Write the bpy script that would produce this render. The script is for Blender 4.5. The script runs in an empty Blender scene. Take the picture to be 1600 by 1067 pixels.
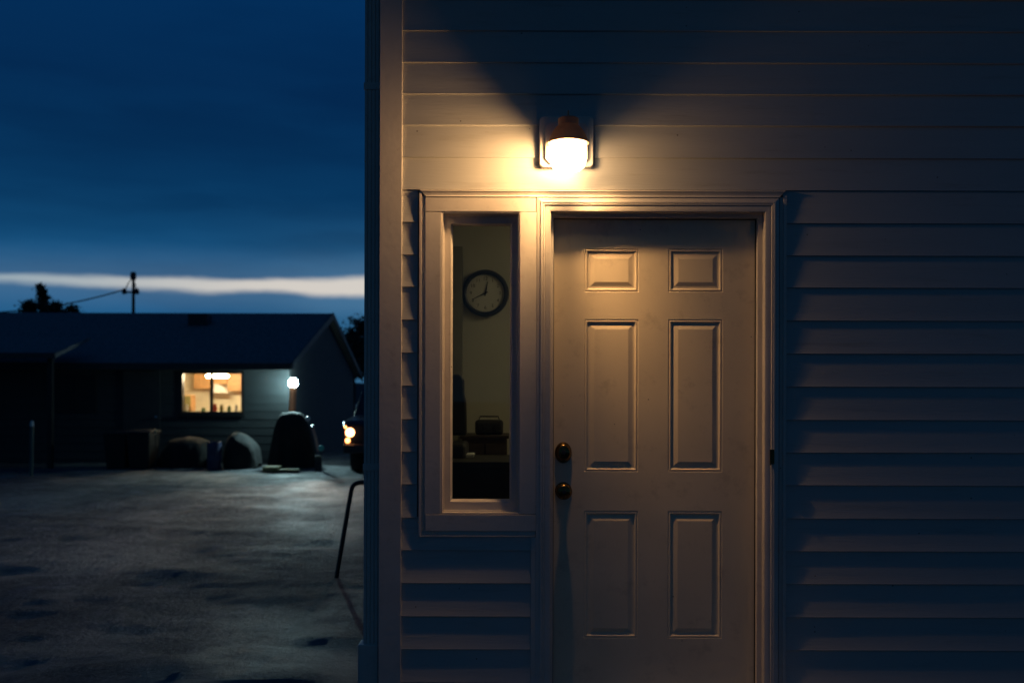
import bpy, bmesh, math, random
from mathutils import Vector, Matrix, noise, Quaternion
random.seed(7)
S = bpy.context.scene
C = S.collection

# ------------------------------------------------------------------ camera
F = 1556.0            # focal length in pixels of the 1600 px wide photograph
D = 4.42              # camera to facade plane (Y = 0)
H = 1.53              # eye height
HY = 620.0            # row of the horizon
ROLL = 0.0026
cam_d = bpy.data.cameras.new('camera')
cam = bpy.data.objects.new('camera', cam_d); C.objects.link(cam)
cam.location = (0, -D, H)
cam.rotation_euler = (math.radians(90), 0, 0)
cam.rotation_mode = 'QUATERNION'
cam.rotation_quaternion = Quaternion((1, 0, 0), math.radians(90)) @ Quaternion((0, 0, 1), ROLL)
cam_d.sensor_width = 36.0
cam_d.lens = F / 1600 * 36
cam_d.shift_y = (HY - 533.5) / 1600
cam_d.clip_start = 0.05; cam_d.clip_end = 2000
cam_d.dof.use_dof = True
cam_d.dof.focus_distance = D
cam_d.dof.aperture_fstop = 2.3
S.camera = cam

def P(px, py, Y=0.0):
    """pixel of the photograph -> (X, Z) on the vertical plane at depth Y"""
    a, b = px - 800, py - HY
    x = a + ROLL * b; y = b - ROLL * a
    s = (D + Y) / F
    return x * s, H - y * s
def PX(px, Y=0.0, py=620): return P(px, py, Y)[0]
def PZ(py, Y=0.0, px=800): return P(px, py, Y)[1]
def PT(px, py, Y):
    x, z = P(px, py, Y); return Vector((x, Y, z))
def YD(d): return d - D

# ------------------------------------------------------------------ view, world
S.view_settings.view_transform = 'Standard'
S.view_settings.look = 'None'
S.view_settings.exposure = 0
S.view_settings.gamma = 1

def lin(r, g, b):
    f = lambda c: (c/255/12.92) if c/255 <= 0.04045 else ((c/255+0.055)/1.055)**2.4
    return (f(r), f(g), f(b), 1.0)

W = bpy.data.worlds.new("World"); S.world = W; W.use_nodes = True
nt = W.node_tree; nt.nodes.clear()
def N(t, kind, **kw):
    n = t.nodes.new(kind)
    for k, v in kw.items(): setattr(n, k, v)
    return n
def math_n(t, op, a, b=None, c=None, clamp=False):
    n = t.nodes.new('ShaderNodeMath'); n.operation = op; n.use_clamp = clamp
    for i, v in enumerate((a, b, c)):
        if v is None: continue
        if isinstance(v, (int, float)): n.inputs[i].default_value = v
        else: t.links.new(v, n.inputs[i])
    return n.outputs[0]
def ramp(t, fac, stops, interp='LINEAR'):
    n = t.nodes.new('ShaderNodeValToRGB'); cr = n.color_ramp; cr.interpolation = interp
    while len(cr.elements) < len(stops): cr.elements.new(0.5)
    for e, (p, c) in zip(cr.elements, stops): e.position = p; e.color = c if len(c) == 4 else (*c, 1)
    t.links.new(fac, n.inputs[0]); return n.outputs[0]
def mixc(t, fac, a, b, blend='MIX'):
    n = t.nodes.new('ShaderNodeMix'); n.data_type = 'RGBA'; n.blend_type = blend
    for s, v in ((n.inputs[0], fac), (n.inputs[6], a), (n.inputs[7], b)):
        if isinstance(v, (int, float)): s.default_value = v
        elif isinstance(v, (tuple, list)): s.default_value = v if len(v) == 4 else (*v, 1)
        else: t.links.new(v, s)
    return n.outputs[2]
def smooth(t, v, lo, hi):
    n = t.nodes.new('ShaderNodeMapRange'); n.interpolation_type = 'SMOOTHSTEP'
    n.inputs[1].default_value = lo; n.inputs[2].default_value = hi
    t.links.new(v, n.inputs[0]); return n.outputs[0]

tc = N(nt, 'ShaderNodeTexCoord')
sep = N(nt, 'ShaderNodeSeparateXYZ'); nt.links.new(tc.outputs['Generated'], sep.inputs[0])
dx, dy, dz = sep.outputs
hyp = math_n(nt, 'SQRT', math_n(nt, 'ADD', math_n(nt, 'MULTIPLY', dx, dx), math_n(nt, 'MULTIPLY', dy, dy)))
el = math_n(nt, 'DIVIDE', dz, math_n(nt, 'MAXIMUM', hyp, 0.02))
mp = N(nt, 'ShaderNodeMapping'); nt.links.new(tc.outputs['Generated'], mp.inputs[0]); mp.inputs['Scale'].default_value = (1.6, 1.6, 9)
n1 = N(nt, 'ShaderNodeTexNoise'); nt.links.new(mp.outputs[0], n1.inputs[0]); n1.inputs['Scale'].default_value = 2.3; n1.inputs['Detail'].default_value = 6
mp2 = N(nt, 'ShaderNodeMapping'); nt.links.new(tc.outputs['Generated'], mp2.inputs[0]); mp2.inputs['Scale'].default_value = (5, 5, 30)
n2 = N(nt, 'ShaderNodeTexNoise'); nt.links.new(mp2.outputs[0], n2.inputs[0]); n2.inputs['Scale'].default_value = 2.0; n2.inputs['Detail'].default_value = 5
w1 = math_n(nt, 'MULTIPLY_ADD', n1.outputs[0], 0.08, -0.04)
elw = math_n(nt, 'ADD', el, w1)
# elevation gradient (tan of the elevation / 0.6)
e6 = math_n(nt, 'DIVIDE', elw, 0.6, clamp=True)
base = ramp(nt, e6, [(0.0, lin(44, 92, 128)), (0.13, lin(26, 84, 128)), (0.20, lin(24, 78, 120)), (0.25, lin(14, 64, 104)),
                     (0.33, lin(7, 50, 88)), (0.50, lin(4, 40, 78)), (0.66, lin(3, 43, 84)), (1.0, lin(3, 34, 70))])
# slightly lighter towards the right (where the sun went down)
az = math_n(nt, 'DIVIDE', dx, math_n(nt, 'MAXIMUM', hyp, 0.02))
rgt = math_n(nt, 'MULTIPLY', smooth(nt, az, -0.34, -0.10), math_n(nt, 'SUBTRACT', 1.0, smooth(nt, el, 0.07, 0.20)))
base = mixc(nt, math_n(nt, 'MULTIPLY', rgt, 0.5), base, lin(64, 112, 144))
# darker cloud patches
cl = smooth(nt, n1.outputs[0], 0.42, 0.66)
base = mixc(nt, math_n(nt, 'MULTIPLY', cl, 0.32), base, mixc(nt, 1.0, base, (0.45, 0.55, 0.62), 'MULTIPLY'))
# the pale strip of clear sky between cloud layers
mp3 = N(nt, 'ShaderNodeMapping'); nt.links.new(tc.outputs['Generated'], mp3.inputs[0]); mp3.inputs['Scale'].default_value = (9, 9, 22)
n3 = N(nt, 'ShaderNodeTexNoise'); nt.links.new(mp3.outputs[0], n3.inputs[0]); n3.inputs['Scale'].default_value = 1.3; n3.inputs['Detail'].default_value = 4
wob = math_n(nt, 'MULTIPLY_ADD', n3.outputs[0], 0.010, -0.005)
wob = math_n(nt, 'ADD', wob, math_n(nt, 'MULTIPLY_ADD', n2.outputs[0], 0.008, -0.004))
ee = math_n(nt, 'ADD', el, wob)
top = math_n(nt, 'MULTIPLY_ADD', az, 0.028, 0.1215)   # az ~ -0.46 .. -0.15
top = math_n(nt, 'MINIMUM', top, 0.119)
dt = math_n(nt, 'SUBTRACT', top, ee)
upm = smooth(nt, dt, -0.0035, 0.0045)
dn = math_n(nt, 'SUBTRACT', ee, 0.1005)
dnm = smooth(nt, dn, -0.0045, 0.0045)
fwd = smooth(nt, dy, 0.1, 0.6)
band = math_n(nt, 'MULTIPLY', math_n(nt, 'MULTIPLY', upm, dnm), fwd)
bcol = mixc(nt, smooth(nt, az, -0.5, -0.2), lin(150, 165, 172), lin(222, 210, 195))
base = mixc(nt, math_n(nt, 'MULTIPLY', band, 0.95), base, bcol)
glow = math_n(nt, 'MULTIPLY', math_n(nt, 'MULTIPLY', smooth(nt, dt, -0.035, 0.005), smooth(nt, dn, -0.03, 0.0)), fwd)
base = mixc(nt, math_n(nt, 'MULTIPLY', glow, 0.22), base, lin(110, 140, 165))
# the sky behind the photographer is darker
back = smooth(nt, dy, 0.3, -0.8)
base = mixc(nt, math_n(nt, 'MULTIPLY', back, 0.8), base, lin(16, 36, 54))
bg = N(nt, 'ShaderNodeBackground'); nt.links.new(base, bg.inputs[0]); bg.inputs[1].default_value = 1.13
out = N(nt, 'ShaderNodeOutputWorld'); nt.links.new(bg.outputs[0], out.inputs[0])

# ------------------------------------------------------------------ materials
def mat(name, col, rough=0.6, metal=0.0, var=0.12, scale=6.0, bump=0.0, bscale=80.0, spec=0.5, dirt=None, dirt_amt=0.0, dscale=14, stretch=(1, 1, 1), specks=0.0):
    m = bpy.data.materials.new(name); m.use_nodes = True; t = m.node_tree
    p = t.nodes['Principled BSDF']
    tcn = N(t, 'ShaderNodeTexCoord'); mpn = N(t, 'ShaderNodeMapping'); mpn.inputs['Scale'].default_value = stretch
    t.links.new(tcn.outputs['Object'], mpn.inputs[0])
    a = N(t, 'ShaderNodeTexNoise'); a.inputs['Scale'].default_value = scale; a.inputs['Detail'].default_value = 6; t.links.new(mpn.outputs[0], a.inputs[0])
    lo = tuple(c*(1-var) for c in col); hi = tuple(min(1, c*(1+var)) for c in col)
    c = ramp(t, a.outputs[0], [(0.3, lo), (0.7, hi)])
    if dirt:
        b = N(t, 'ShaderNodeTexNoise'); b.inputs['Scale'].default_value = dscale; b.inputs['Detail'].default_value = 8; b.inputs['Roughness'].default_value = 0.7
        t.links.new(mpn.outputs[0], b.inputs[0])
        c = mixc(t, math_n(t, 'MULTIPLY', smooth(t, b.outputs[0], 0.52, 0.75), dirt_amt), c, dirt)
    if specks:
        v = N(t, 'ShaderNodeTexVoronoi'); v.inputs['Scale'].default_value = 26; t.links.new(tcn.outputs['Object'], v.inputs[0])
        sp = N(t, 'ShaderNodeSeparateColor'); t.links.new(v.outputs['Color'], sp.inputs[0])
        k = math_n(t, 'MULTIPLY', math_n(t, 'GREATER_THAN', sp.outputs[0], 0.965), math_n(t, 'LESS_THAN', v.outputs['Distance'], math_n(t, 'MULTIPLY', sp.outputs[1], 0.11)))
        c = mixc(t, math_n(t, 'MULTIPLY', k, specks), c, (0.06, 0.05, 0.04))
    t.links.new(c, p.inputs['Base Color'])
    t.links.new(ramp(t, a.outputs[0], [(0.3, (max(0, rough-0.08),)*3), (0.7, (min(1, rough+0.08),)*3)]), p.inputs['Roughness'])
    p.inputs['Metallic'].default_value = metal
    p.inputs['Specular IOR Level'].default_value = spec
    if bump:
        d = N(t, 'ShaderNodeTexNoise'); d.inputs['Scale'].default_value = bscale; d.inputs['Detail'].default_value = 5; t.links.new(mpn.outputs[0], d.inputs[0])
        bn = N(t, 'ShaderNodeBump'); bn.inputs['Strength'].default_value = 1.0; bn.inputs['Distance'].default_value = bump
        t.links.new(d.outputs[0], bn.inputs['Height']); t.links.new(bn.outputs[0], p.inputs['Normal'])
    return m
def emis(name, col, strength):
    m = bpy.data.materials.new(name); m.use_nodes = True
    p = m.node_tree.nodes['Principled BSDF']
    p.inputs['Base Color'].default_value = (0.8, 0.8, 0.8, 1)
    p.inputs['Emission Color'].default_value = (*col, 1); p.inputs['Emission Strength'].default_value = strength
    return m
def glass(name, tint=(1, 1, 1), refl=1.0):
    m = bpy.data.materials.new(name); m.use_nodes = True; t = m.node_tree; t.nodes.clear()
    tr = N(t, 'ShaderNodeBsdfTransparent'); tr.inputs[0].default_value = (*tint, 1)
    gl = N(t, 'ShaderNodeBsdfGlossy'); gl.inputs['Roughness'].default_value = 0.02
    nz = N(t, 'ShaderNodeTexNoise'); nz.inputs['Scale'].default_value = 30
    fr = N(t, 'ShaderNodeFresnel'); fr.inputs[0].default_value = 1.45
    mx = N(t, 'ShaderNodeMixShader'); o = N(t, 'ShaderNodeOutputMaterial')
    t.links.new(math_n(t, 'MULTIPLY', fr.outputs[0], refl), mx.inputs[0])
    t.links.new(tr.outputs[0], mx.inputs[1]); t.links.new(gl.outputs[0], mx.inputs[2]); t.links.new(mx.outputs[0], o.inputs[0])
    return m

M = dict(
    siding=mat('siding_vinyl', (0.50, 0.495, 0.48), 0.5, var=0.05, scale=3, bump=0.0006, bscale=60, stretch=(0.25, 1, 3), dirt=(0.26, 0.23, 0.19), dirt_amt=0.38, dscale=9, specks=0.7),
    trim=mat('trim_paint', (0.62, 0.57, 0.52), 0.42, var=0.06, scale=5, bump=0.0005, bscale=45, dirt=(0.26, 0.20, 0.16), dirt_amt=0.25, dscale=22, specks=0.8),
    door=mat('door_paint', (0.75, 0.64, 0.475), 0.45, var=0.05, scale=3.5, bump=0.00035, bscale=70, dirt=(0.34, 0.27, 0.2), dirt_amt=0.35, dscale=11, specks=0.7),
    brass=mat('aged_brass', (0.20, 0.125, 0.05), 0.22, metal=1.0, var=0.25, scale=30),
    wallcore=mat('wall_sheathing', (0.25, 0.23, 0.2), 0.8),
    gap=mat('dark_weatherstrip', (0.03, 0.025, 0.02), 0.8),
    roofm=mat('asphalt_shingle', (0.16, 0.16, 0.165), 0.85, var=0.35, scale=12, bump=0.01, bscale=20),
    roomwall=mat('room_wall_paint', (0.52, 0.50, 0.42), 0.8, var=0.04),
    roomdark=mat('dark_wood', (0.05, 0.035, 0.025), 0.5, var=0.3, stretch=(1, 1, 6)),
    black=mat('black_plastic', (0.02, 0.02, 0.02), 0.5),
    darkmetal=mat('dark_painted_steel', (0.03, 0.03, 0.033), 0.45, var=0.2, scale=20),
    dial=mat('clock_dial_paper', (0.62, 0.60, 0.54), 0.7, var=0.03),
    ink=mat('clock_ink', (0.02, 0.02, 0.02), 0.6),
    concrete=mat('concrete', (0.28, 0.27, 0.25), 0.85, var=0.2, scale=8, bump=0.003, bscale=50),
    shade=mat('bronze_shade', (0.42, 0.24, 0.12), 0.5, metal=0.15, var=0.15, scale=25),
    plate=mat('mounting_block_plastic', (0.68, 0.62, 0.56), 0.45, var=0.04),
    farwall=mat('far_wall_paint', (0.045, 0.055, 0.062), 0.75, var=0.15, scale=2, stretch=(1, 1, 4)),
    fascia=mat('fascia_paint', (0.05, 0.055, 0.06), 0.6),
    wframe=mat('window_frame_vinyl', (0.02, 0.02, 0.02), 0.5),
    tarp=mat('dark_tarp', (0.014, 0.014, 0.014), 0.85, var=0.4, scale=9, bump=0.02, bscale=9),
    greytarp=mat('grey_tarp', (0.013, 0.014, 0.014), 0.85, var=0.4, scale=6, bump=0.02, bscale=9),
    blueplastic=mat('blue_plastic', (0.03, 0.04, 0.10), 0.45, var=0.2),
    wood=mat('weathered_wood', (0.65, 0.22, 0.11), 0.8, var=0.3, scale=10, stretch=(4, 4, 0.6), bump=0.004),
    polewood=mat('utility_pole_wood', (0.035, 0.028, 0.022), 0.9, var=0.3, stretch=(4, 4, 0.4)),
    yellowp=mat('yellow_paint', (0.24, 0.22, 0.08), 0.6, var=0.25, scale=9),
    bark=mat('bark', (0.05, 0.04, 0.032), 0.9, var=0.35, scale=12, bump=0.01),
    leaf=mat('foliage', (0.035, 0.045, 0.03), 0.8, var=0.4, scale=3),
    carpaint=mat('car_paint', (0.02, 0.025, 0.035), 0.3, var=0.05, metal=0.3),
    tyre=mat('tyre_rubber', (0.02, 0.02, 0.02), 0.85),
    chrome=mat('chrome', (0.6, 0.6, 0.6), 0.15, metal=1.0),
    cabinet=mat('kitchen_cabinet', (0.60, 0.34, 0.14), 0.5, var=0.12, scale=5, stretch=(1, 1, 4)),
    kwall=mat('kitchen_wall', (0.85, 0.78, 0.60), 0.7, var=0.05),
    counter=mat('kitchen_counter', (0.55, 0.5, 0.42), 0.5, var=0.15),
    white=mat('white_enamel', (0.8, 0.79, 0.75), 0.35, var=0.04),
    red=mat('red_glaze', (0.5, 0.06, 0.03), 0.4), green=mat('green_glaze', (0.12, 0.2, 0.06), 0.5),
    paper=mat('paper', (0.7, 0.7, 0.66), 0.8, var=0.03),
    teal=mat('teal_plastic', (0.08, 0.5, 0.45), 0.3), pinkred=mat('faded_red_plastic', (0.7, 0.35, 0.3), 0.45),
    glass=glass('window_glass', (0.92, 0.94, 0.9)), farglass=glass('far_window_glass', (0.95, 0.95, 0.95), 0.8),
    wsh=glass('windscreen_glass', (0.15, 0.17, 0.18)),
)

# ------------------------------------------------------------------ builders
def empty(name, loc=(0, 0, 0)):
    o = bpy.data.objects.new(name, None); C.objects.link(o); o.location = loc; o.empty_display_size = 0.1; return o
def tag(o, label, cat, group=None):
    o['label'] = label; o['category'] = cat
    if group: o['group'] = group
    return o
def link(name, bm, m, parent=None, smooth_=False, bevel=0.0, seg=2, normals=True):
    if normals: bmesh.ops.recalc_face_normals(bm, faces=bm.faces)
    me = bpy.data.meshes.new(name); bm.to_mesh(me); bm.free()
    me.materials.append(m)
    if smooth_:
        for p in me.polygons: p.use_smooth = True
        if smooth_ != 'all':
            me.set_sharp_from_angle(angle=math.radians(40))
    o = bpy.data.objects.new(name, me); C.objects.link(o)
    if parent:
        o.parent = parent
        if parent.parent: off = parent.parent.location + parent.location
        else: off = parent.location
        o.location = -Vector(off) if parent.type == 'EMPTY' and not parent.parent else Vector((0, 0, 0))
    if bevel:
        b = o.modifiers.new('bevel', 'BEVEL'); b.width = bevel; b.segments = seg; b.limit_method = 'ANGLE'; b.angle_limit = math.radians(35)
    return o
def bx(bm, x0, x1, y0, y1, z0, z1, rot=None):
    vs = [bm.verts.new((x, y, z)) for x in (x0, x1) for y in (y0, y1) for z in (z0, z1)]
    for f in ((0, 1, 3, 2), (4, 6, 7, 5), (0, 4, 5, 1), (2, 3, 7, 6), (0, 2, 6, 4), (1, 5, 7, 3)):
        bm.faces.new([vs[i] for i in f])
    if rot:
        c, R_ = rot
        for v in vs: v.co = c + R_ @ (v.co - c)
    return vs
def pbox(bm, px0, px1, py0, py1, y0, y1):
    """box whose front face (at y0) covers the given pixels"""
    x0, z1 = P(px0, py0, y0); x1, z0 = P(px1, py1, y0)
    return bx(bm, x0, x1, y0, y1, z0, z1)
def prism(bm, pts, x0, x1, axis='x'):
    """extrude closed 2-D outline (y,z) along x, or (x,z) along y"""
    n = len(pts); a = []; b = []
    for p in pts:
        if axis == 'x': a.append(bm.verts.new((x0, p[0], p[1]))); b.append(bm.verts.new((x1, p[0], p[1])))
        elif axis == 'y': a.append(bm.verts.new((p[0], x0, p[1]))); b.append(bm.verts.new((p[0], x1, p[1])))
        else: a.append(bm.verts.new((p[0], p[1], x0))); b.append(bm.verts.new((p[0], p[1], x1)))
    bm.faces.new(a); bm.faces.new(b)
    for i in range(n): bm.faces.new((a[i], a[(i+1) % n], b[(i+1) % n], b[i]))
def lathe(bm, prof, c, axis='z', seg=40):
    """prof = [(r, h)]"""
    rings = []
    for r, h in prof:
        ring = []
        if r < 1e-5:
            co = {'z': (c[0], c[1], c[2]+h), 'y': (c[0], c[1]+h, c[2]), 'x': (c[0]+h, c[1], c[2])}[axis]
            ring = [bm.verts.new(co)]
        else:
            for i in range(seg):
                a = 2*math.pi*i/seg; u, v = r*math.cos(a), r*math.sin(a)
                co = {'z': (c[0]+u, c[1]+v, c[2]+h), 'y': (c[0]+u, c[1]+h, c[2]+v), 'x': (c[0]+h, c[1]+u, c[2]+v)}[axis]
                ring.append(bm.verts.new(co))
        rings.append(ring)
    for A, B in zip(rings, rings[1:]):
        if len(A) == 1 and len(B) == 1: continue
        for i in range(seg):
            j = (i+1) % seg
            if len(A) == 1: bm.faces.new((A[0], B[i], B[j]))
            elif len(B) == 1: bm.faces.new((A[i], A[j], B[0]))
            else: bm.faces.new((A[i], A[j], B[j], B[i]))
def tube(bm, pts, r, seg=10, caps=True):
    pts = [Vector(p) for p in pts]; rings = []
    rr = r if isinstance(r, (list, tuple)) else [r]*len(pts)
    up = Vector((0.13, 0.21, 1)).normalized()
    for i, p in enumerate(pts):
        d = (pts[min(i+1, len(pts)-1)] - pts[max(i-1, 0)]).normalized()
        if abs(d.dot(up)) > 0.95: u = d.cross(Vector((1, 0, 0))).normalized()
        else: u = d.cross(up).normalized()
        if rings and u.dot(lastu) < 0: u = -u
        lastu = u; v = d.cross(u)
        rings.append([bm.verts.new(p + rr[i]*(math.cos(2*math.pi*k/seg)*u + math.sin(2*math.pi*k/seg)*v)) for k in range(seg)])
    for A, B in zip(rings, rings[1:]):
        for k in range(seg): bm.faces.new((A[k], A[(k+1) % seg], B[(k+1) % seg], B[k]))
    if caps: bm.faces.new(rings[0]); bm.faces.new(rings[-1])
def nb(): return bmesh.new()
def add_translucency(m, col, amt):
    t = m.node_tree; p = t.nodes['Principled BSDF']; o = [n for n in t.nodes if n.type == 'OUTPUT_MATERIAL'][0]
    tl = N(t, 'ShaderNodeBsdfTranslucent'); tl.inputs[0].default_value = (*col, 1); mx = N(t, 'ShaderNodeMixShader'); mx.inputs[0].default_value = amt
    t.links.new(p.outputs[0], mx.inputs[1]); t.links.new(tl.outputs[0], mx.inputs[2]); t.links.new(mx.outputs[0], o.inputs[0])
add_translucency(M['shade'], (0.7, 0.5, 0.34), 0.042)

# ------------------------------------------------------------------ ground
def hfun(x, y):
    dd = math.hypot(x, y + D)
    h = 0.0
    h += 0.010*noise.noise(Vector((x*0.25, y*0.45, 3.1)))
    h += 0.020*noise.noise(Vector((x*0.7+4, y*1.5, 8.1)))
    # wheel ruts sweeping towards the far house
    r = noise.noise(Vector((x*0.10, y*0.9 + x*0.22 + 0.8*math.sin(x*0.25), 21.0)))
    h += 0.022*(1-abs(r)*2.4)
    h += 0.016*noise.noise(Vector((x*1.6, y*3.2, 1.7)))
    h += 0.012*abs(noise.noise(Vector((x*3.1, y*5.0, 4.4))))
    h += 0.010*noise.noise(Vector((x*6.3, y*8.6, 5.7)))
    f = min(1.0, max(0.0, (dd-2)/3)) * (1.0 if dd < 60 else max(0, 1-(dd-60)/30))
    # a low drift of earth beside the corner of the house
    h *= f
    q = math.exp(-((x+1.5)/0.9)**2 - ((y-0.7)/0.9)**2)
    h += 0.07*q*(1+0.5*noise.noise(Vector((x*3, y*3, 0))))
    if x > -0.75 and -0.2 < y < 8.4: h = min(h, -0.03)
    return h - 0.02
def axis_vals(lo, hi, fine_lo, fine_hi, step, grow=1.18):
    v = []; x = fine_lo
    while x <= fine_hi: v.append(x); x += step
    s = step; x = fine_lo; a = []
    while x > lo: s *= grow; x -= s; a.append(x)
    s = step; x = v[-1]; b = []
    while x < hi: s *= grow; x += s; b.append(x)
    return list(reversed(a)) + v + b
xs = axis_vals(-400, 400, -15, 2, 0.11); 
ys = []; y = -3.0
while y < 19: ys.append(y); y += 0.05 + 0.0055*(y+3)
s = ys[-1]-ys[-2]
while y < 600: s *= 1.16; ys.append(y); y += s
s = 0.1; y = -3.0; pre = []
while y > -300: s *= 1.3; y -= s; pre.append(y)
ys = list(reversed(pre)) + ys
bm = nb()
grid = [[bm.verts.new((x, y, hfun(x, y))) for x in xs] for y in ys]
for j in range(len(ys)-1):
    for i in range(len(xs)-1):
        bm.faces.new((grid[j][i], grid[j][i+1], grid[j+1][i+1], grid[j+1][i]))
gm = bpy.data.materials.new('frozen_gravel'); gm.use_nodes = True; t = gm.node_tree; p = t.nodes['Principled BSDF']
tcn = N(t, 'ShaderNodeTexCoord')
def gnoise(sc, det=6, st=(1, 1, 1), ro=0.6):
    m_ = N(t, 'ShaderNodeMapping'); m_.inputs['Scale'].default_value = st; t.links.new(tcn.outputs['Object'], m_.inputs[0])
    n_ = N(t, 'ShaderNodeTexNoise'); n_.inputs['Scale'].default_value = sc; n_.inputs['Detail'].default_value = det; n_.inputs['Roughness'].default_value = ro
    t.links.new(m_.outputs[0], n_.inputs[0]); return n_.outputs[0]
big = gnoise(0.5, 8, (1.2, 0.7, 1)); mid = gnoise(1.5, 14, (1.5, 0.8, 1), 0.8); fin = gnoise(38, 8, ro=0.8)
c = ramp(t, mid, [(0.36, (0.028, 0.031, 0.036)), (0.5, (0.070, 0.077, 0.088)), (0.58, (0.14, 0.15, 0.165)), (0.68, (0.37, 0.39, 0.42))])
c = mixc(t, smooth(t, big, 0.45, 0.62), c, mixc(t, 0.5, c, (0.30, 0.30, 0.29)))
c = mixc(t, math_n(t, 'MULTIPLY', smooth(t, fin, 0.5, 0.66), 0.8), c, (0.27, 0.28, 0.30))
v = N(t, 'ShaderNodeTexVoronoi'); v.inputs['Scale'].default_value = 28; t.links.new(tcn.outputs['Object'], v.inputs[0])
t.links.new(c, p.inputs['Base Color'])
t.links.new(ramp(t, big, [(0.4, (0.75,)*3), (0.62, (0.5,)*3)]), p.inputs['Roughness'])
hgt = math_n(t, 'ADD', math_n(t, 'MULTIPLY', mid, 0.16), math_n(t, 'ADD', math_n(t, 'MULTIPLY', fin, 0.012), math_n(t, 'MULTIPLY', v.outputs['Distance'], -0.012)))
bn = N(t, 'ShaderNodeBump'); bn.inputs['Distance'].default_value = 1.0; bn.inputs['Strength'].default_value = 0.9
t.links.new(hgt, bn.inputs['Height']); t.links.new(bn.outputs[0], p.inputs['Normal'])
g = link('ground', bm, gm, smooth_='all', normals=False); g['kind'] = 'structure'

# distant rise closing the horizon
bm = nb(); prev = None
for i in range(121):
    a = math.radians(-80 + 160*i/120)
    r0, r1 = 210, 260
    hh = 7 + 3.0*noise.noise(Vector((a*3, 0, 0))) + 1.2*noise.noise(Vector((a*17, 2, 0)))
    row = [bm.verts.new((math.sin(a)*r, math.cos(a)*r, z)) for r, z in ((r0, -1), (r0+22, hh*0.8), (r1, hh), (r1+40, -2))]
    if prev:
        for k in range(3): bm.faces.new((prev[k], row[k], row[k+1], prev[k+1]))
    prev = row
hl = link('hills', bm, M['leaf'], smooth_='all'); hl['kind'] = 'structure'

# ------------------------------------------------------------------ the house with the lit entrance
HX1 = 6.4; HY1 = 8.2; HTOP = 3.95
house = empty('white_house', (0, 0, 0))
tag(house, 'pale clapboard house close by with warm lit panelled entrance door', 'house')
XC0 = PX(592, -0.02); XC1 = PX(627, -0.02)      # corner board
WX0, WX1 = PX(688, 0), PX(812, 0)               # window opening
WZ1, WZ0 = PZ(331, 0), PZ(803, 0)
DX0, DX1, DZ1 = 0.160, 1.122, 2.356              # door rough opening
SILL = 0.235

rows = [-103, -52, -1, 48.5, 98.2, 147.3, 196.3, 246.6, 296.8, 348, 398.5, 448.5, 500, 551.5, 603, 655, 706, 757, 809, 860, 911, 963, 1014.5, 1066, 1118]
rows_z = [PZ(r, -0.008) for r in rows]
while rows_z[0] < HTOP: rows_z.insert(0, rows_z[0] + 0.143)
while rows_z[-1] > 0.02: rows_z.append(rows_z[-1] - 0.146)
def course(bm, a0, a1, ztop, zbot, axis='x', base=0.0, sgn=-1, seed=0, prot=0.0082):
    """one lapped board: slopes out towards its lower edge, rolled lip, short return underneath"""
    L = a1 - a0; n = max(1, int(L/0.12))
    prof = [(0.0006, ztop+0.004), (0.0006 + prot*0.33, ztop*0.66+zbot*0.34), (prot*0.70, ztop*0.3+zbot*0.7), (prot*0.97, zbot+0.006), (prot+0.0006, zbot+0.0016), (prot-0.0006, zbot), (-0.001, zbot+0.0006)]
    prev = None
    for i in range(n+1):
        a = a0 + L*i/n
        wv = 0.0007*noise.noise(Vector((a*1.3, seed*7.7, 0))); wz = 0.0009*noise.noise(Vector((a*0.9, seed*3.3, 9)))
        col = []
        for k, (pr, z) in enumerate(prof):
            o_ = base + sgn*(pr + (wv if 0 < k < 6 else 0))
            zz = z + (wz if k > 1 else 0)
            col.append(bm.verts.new((a, o_, zz) if axis == 'x' else (o_, a, zz)))
        if prev:
            for k in range(len(prof)-1): bm.faces.new((prev[k], col[k], col[k+1], prev[k+1]))
        prev = col
TRIM_T = PZ(297.5, -0.02)
bm = nb()
XL, XR = PX(652, 0), PX(1222, 0)
SEAM = PX(1269, 0)
for i in range(len(rows_z)-1):
    zt, zb = rows_z[i], rows_z[i+1]
    if zb > TRIM_T - 0.012:
        # the two boards with a butt joint
        if abs(zb - PZ(147.3)) < 0.01 or abs(zb - PZ(196.3)) < 0.01:
            course(bm, XC1-0.004, SEAM, zt, zb, seed=i)
            course(bm, SEAM-0.004, HX1, zt, zb, seed=i, prot=0.0112)
        else: course(bm, XC1-0.004, HX1, zt, zb, seed=i)
    else:
        if zb > PZ(850): course(bm, XC1-0.004, XL, zt, zb, seed=i)
        else: course(bm, XC1-0.004, PX(830), zt, zb, seed=i)
        course(bm, XR, HX1, zt, zb, seed=i+50)
link('front_siding', bm, M['siding'], house, smooth_=True)
bm = nb()
for i in range(len(rows_z)-1):
    course(bm, 0.10, HY1, rows_z[i], rows_z[i+1], axis='y', base=-0.583, sgn=-1, seed=i+90)
link('side_siding', bm, M['siding'], house, smooth_=True)
bm = nb()
for i in range(len(rows_z)-1): course(bm, 0.0, HY1, rows_z[i], rows_z[i+1], axis='y', base=HX1, sgn=1, seed=i+120)
link('side_siding', bm, M['siding'], house, smooth_=True)
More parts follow.
